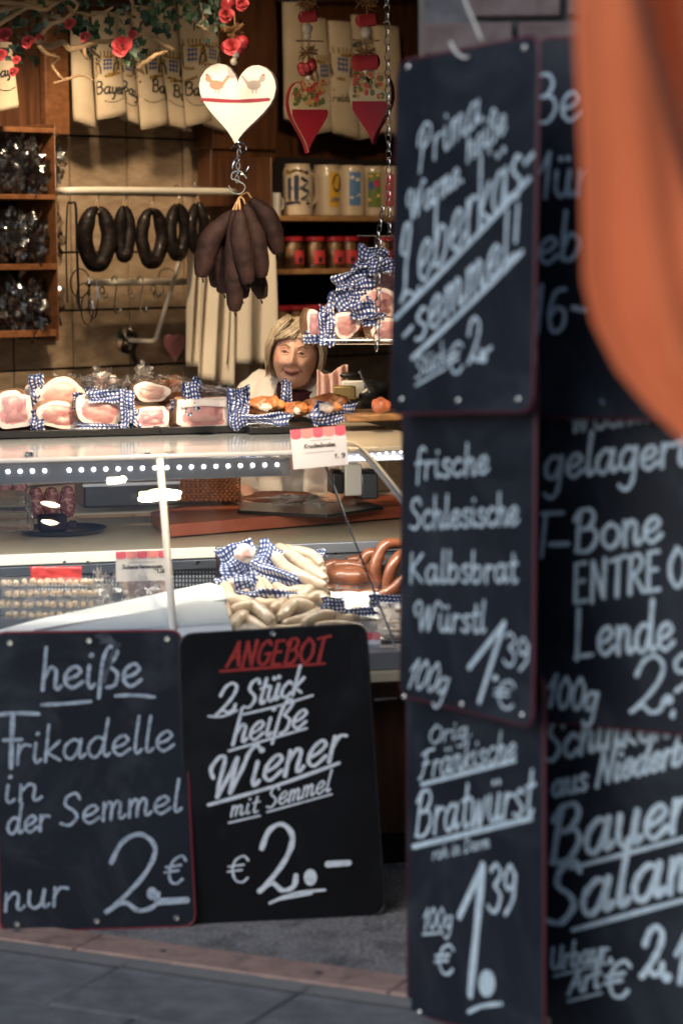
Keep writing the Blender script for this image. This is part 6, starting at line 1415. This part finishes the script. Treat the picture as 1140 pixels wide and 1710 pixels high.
# eyes, brows, mouth
def hp(x, z, out=.0):
    # surface point of the face at (x,z): search direction
    best = None
    for yy in (-1,):
        d = V(x/.077, 0, z/.116); 
        for it in range(8):
            rr = 1-d.x*d.x-d.z*d.z; dy = -math.sqrt(max(.01, rr)); D_ = V(d.x, dy, d.z).normalized(); p = headpt(D_); d.x += (x-p.x)/.077*.8; d.z += (z-p.z)/.116*.8
        best = p
    return HT @ (best+V(0, -out, 0))
for s in (-1, 1):
    e = MB(); c = hp(s*.030, .012, -.004); e.ell(c, (.0105, .008, .0045), 14, 10); eo = e.build('eye', m_eye, body)
    e = MB(); e.ell(hp(s*.030, .011, .0030), (.0045, .003, .0042), 12, 8); e.build('iris', m_iris, eo)
    e = MB(); e.tube(spline([hp(s*.016, .014, .003), hp(s*.028, .0205, .004), hp(s*.043, .013, .002)], 4), [.003]*9, 6); e.build('upper_lid', m_skin, body)
    e = MB(); e.tube(spline([hp(s*.018, .007, .002), hp(s*.030, .003, .003), hp(s*.043, .009, .002)], 4), .0022, 6); e.build('lower_lid', m_skin, body)
    e = MB(); e.tube(spline([hp(s*.014, .030, .001), hp(s*.030, .037, .001), hp(s*.048, .030, .001)], 4), [.0018, .0024, .0028, .003, .003, .003, .0026, .002, .001], 6); e.build('eyebrow', m_brow, body)
    e = MB(); e.tube(spline([hp(s*.016, -.028, .001), hp(s*.030, -.040, .001), hp(s*.036, -.056, .0005)], 4), .0011, 5); e.build('smile_line', m_mouth if False else m_lip, body)
e = MB(); e.tube(spline([hp(-.034, -.044, .001), hp(-.018, -.055, .002), hp(0, -.059, .002), hp(.018, -.055, .002), hp(.034, -.044, .001)], 4), [.0012, .0016, .002, .0022, .0024, .0024, .0024, .0024, .0024, .0024, .0024, .0024, .0024, .0022, .002, .0016, .0012], 6); e.build('mouth_line', m_mouth, body)
e = MB(); e.tube(spline([hp(-.022, -.0555, .000), hp(0, -.0645, .001), hp(.022, -.0555, .000)], 5), .0036, 8); e.build('lower_lip', m_lip, body)
e = MB(); e.tube(spline([hp(-.024, -.049, .000), hp(-.008, -.0515, .001), hp(0, -.053, .001), hp(.008, -.0515, .001), hp(.024, -.049, .000)], 5), .0026, 8); e.build('upper_lip', m_lip, body)
# hair: shell plus locks
def hairpt(d, k=1.0):
    p = V(d.x*.095, d.y*.112, d.z*.126); 
    if d.z < .1: p.x *= 1.04
    p += V(0, .008, .008); n_ = noise.noise(V(d.x*2, d.y*2, d.z*1.2)); return p*(k+.03*n_)
hm = MB()
rnd = random.Random(4)
def lock(az0, az1, z0, z1, r, lift=0, rr=.006, out=1.0):
    pts = []
    for i in range(9):
        t = i/8; az = az0+(az1-az0)*t; z = z0+(z1-z0)*t; h = math.sqrt(max(0, 1-min(.98, abs(z))**2))
        if z < 0: h = max(h, .93)
        d = V(math.sin(az)*h, -math.cos(az)*h, z); p = hairpt(d, out)
        if z < -.35: p.x *= 1-.12*(-z-.35); p.y *= 1-.10*(-z-.35)
        pts.append(HT @ p)
    hm.tube(pts, [rr*.5, rr, rr*1.1, rr*1.1, rr*1.1, rr, rr*.9, rr*.7, rr*.3], 6, flat=.55)
# crown parting at upper right, swept across the forehead to the left
for k in range(760):
    t = rnd.random(); side = rnd.random()
    az1 = rnd.uniform(-PI, PI)
    aa = abs(az1)
    if aa < .42 or (-.75 < az1 < 0):       # fringe: swept from the parting
        if az1 < .1: zl = rnd.uniform(.34, .5)+(.06 if az1 > -.3 else -.2*(-az1-.3)); lock(.35+rnd.uniform(-.2, .2), az1-.15, .9+rnd.uniform(-.05, .05), zl, 0, rr=rnd.uniform(.003, .005), out=rnd.uniform(.96, 1.05))
        else: zl = rnd.uniform(.35, .5); lock(.4, az1+.1, .9, zl, 0, rr=rnd.uniform(.003, .0045), out=rnd.uniform(.96, 1.04))
    else:
        zl = -.50-rnd.uniform(0, .22) if aa < 2.0 else -.7
        if aa < 1.15: zl = rnd.uniform(.28, .45)
        elif aa < 1.4: zl = -.25-rnd.uniform(0, .3)
        lock(az1*.75+.15, az1+rnd.uniform(-.12, .12), .93-rnd.uniform(0, .15), zl+rnd.uniform(-.06, .06), 0, rr=rnd.uniform(.003, .005), out=rnd.uniform(.96, 1.08))
cap = MB()
for j in range(15):
    th = j/14
    for i in range(36):
        az = -PI+2*PI*i/36; aa = abs(az); lim = (-.55 if aa > 1.35 else (-.1 if aa > 1.2 else .48)); z = .999+(lim-.999)*th; h = math.sqrt(max(0, 1-z*z)) if z > 0 else 1
        cap.v.append(HT @ hairpt(V(math.sin(az)*h, -math.cos(az)*h, z), .965))
for j in range(14):
    for i in range(36): a = j*36+i; b = j*36+(i+1) % 36; cap.f.append([a, a+36, b+36, b])
n0 = len(hm.v); hm.v += cap.v; hm.f += [[i+n0 for i in f_] for f_ in cap.f]
hm.build('hair', m_hair, body, angle=180)
# knit collar and coat
kn = MB(); kn.tube([pc+V(0, .055, -.105), pc+V(-.003, .06, -.118), sh_+V(.01, -.01, -.045), sh_+V(.01, -.03, -.11)], [.061, .066, .085, .11], 22); kn.build('maroon_sweater', m_maroon, person)
def coat_fn(u, v):
    # open front robe: u round the body from right lapel to left lapel, v down
    an = -PI/2+.30*(1-.55*v)+u*(2*PI-.60*(1-.55*v))
    neck = .075; shw = .205; t = v
    wx = neck+(shw-neck)*sm_(t, 0, .22); wy = .085+.06*sm_(t, 0, .2)
    if t > .3: wx -= .03*sm_(t, .3, .6)
    if t > .6: wx += .03*sm_(t, .6, 1); wy += .03
    z = .055-.62*max(0, t-.10)-.055*sm_(t, 0, .2)*1.2
    c = sh_+V(.0, .05*t+.28*t*t*.6, z)
    drop = -.045*abs(math.cos(an))**2*sm_(t, .02, .2)*(1-sm_(t, .2, .5))
    wr = .006*math.sin(an*9+t*12)+.008*noise.noise(V(an*2, t*5, 1))
    return c+V(math.cos(an)*(wx+wr), math.sin(an)*(wy+wr), drop)
MB().grid(coat_fn, 60, 34).build('white_coat', m_coat, person, solid=.004, angle=180)
for s in (-1, 1):
    S = sh_+V(s*.135, .01, -.045); E = sh_+V(s*.225, -.12, -.26); Wr = E+V(-s*.07, -.17, -.055)
    sv = MB(); pts = spline([sh_+V(s*.07, .02, -.015), S, E, Wr], 8); N = len(pts)
    sv.tube(pts, [(.072 if i < 6 else .075-.025*(i/N))*(1+.05*math.sin(i*1.9)+.04*math.sin(i*.8+s)) for i in range(N)], 20, round_end=False); sv.build('sleeve', m_coat, person)
    cl = MB(); ns_ = V(s*.3, -.8, .5).normalized(); cl.poly([sh_+V(s*.045, -.075, .050), sh_+V(s*.095, -.085, .035), sh_+V(s*.115, -.125, -.025), sh_+V(s*.070, -.150, -.045), sh_+V(s*.050, -.120, .0)], .004, ns_); cl.build('collar', m_coat, person, bevel=.002)
    # lapel
    lp = MB(); F0 = sh_
    pts = [F0+V(s*.055, -.060, .055), F0+V(s*.10, -.085, -.01), F0+V(s*.115, -.135, -.06), F0+V(s*.075, -.155, -.10), F0+V(s*.035, -.150, -.17), F0+V(s*.040, -.120, -.06)]
    nn = V(s*.35, -.9, .25).normalized(); lp.poly(pts, .004, nn); lp.build('lapel', m_coat, person, bevel=.002)
# blue gingham neckerchief piece at the counter edge is its own cloth above
# white apron seen through the glass
o = MB(); o.grid(lambda u, v: V(pc.x-.20+.34*u, WY+.22+.015*math.sin(u*14), 1.05-.40*v), 20, 4); o.build('apron', m_coat, person, solid=.003, angle=180)
for o in bpy.data.objects:
    if '_w' in o: del o['_w']
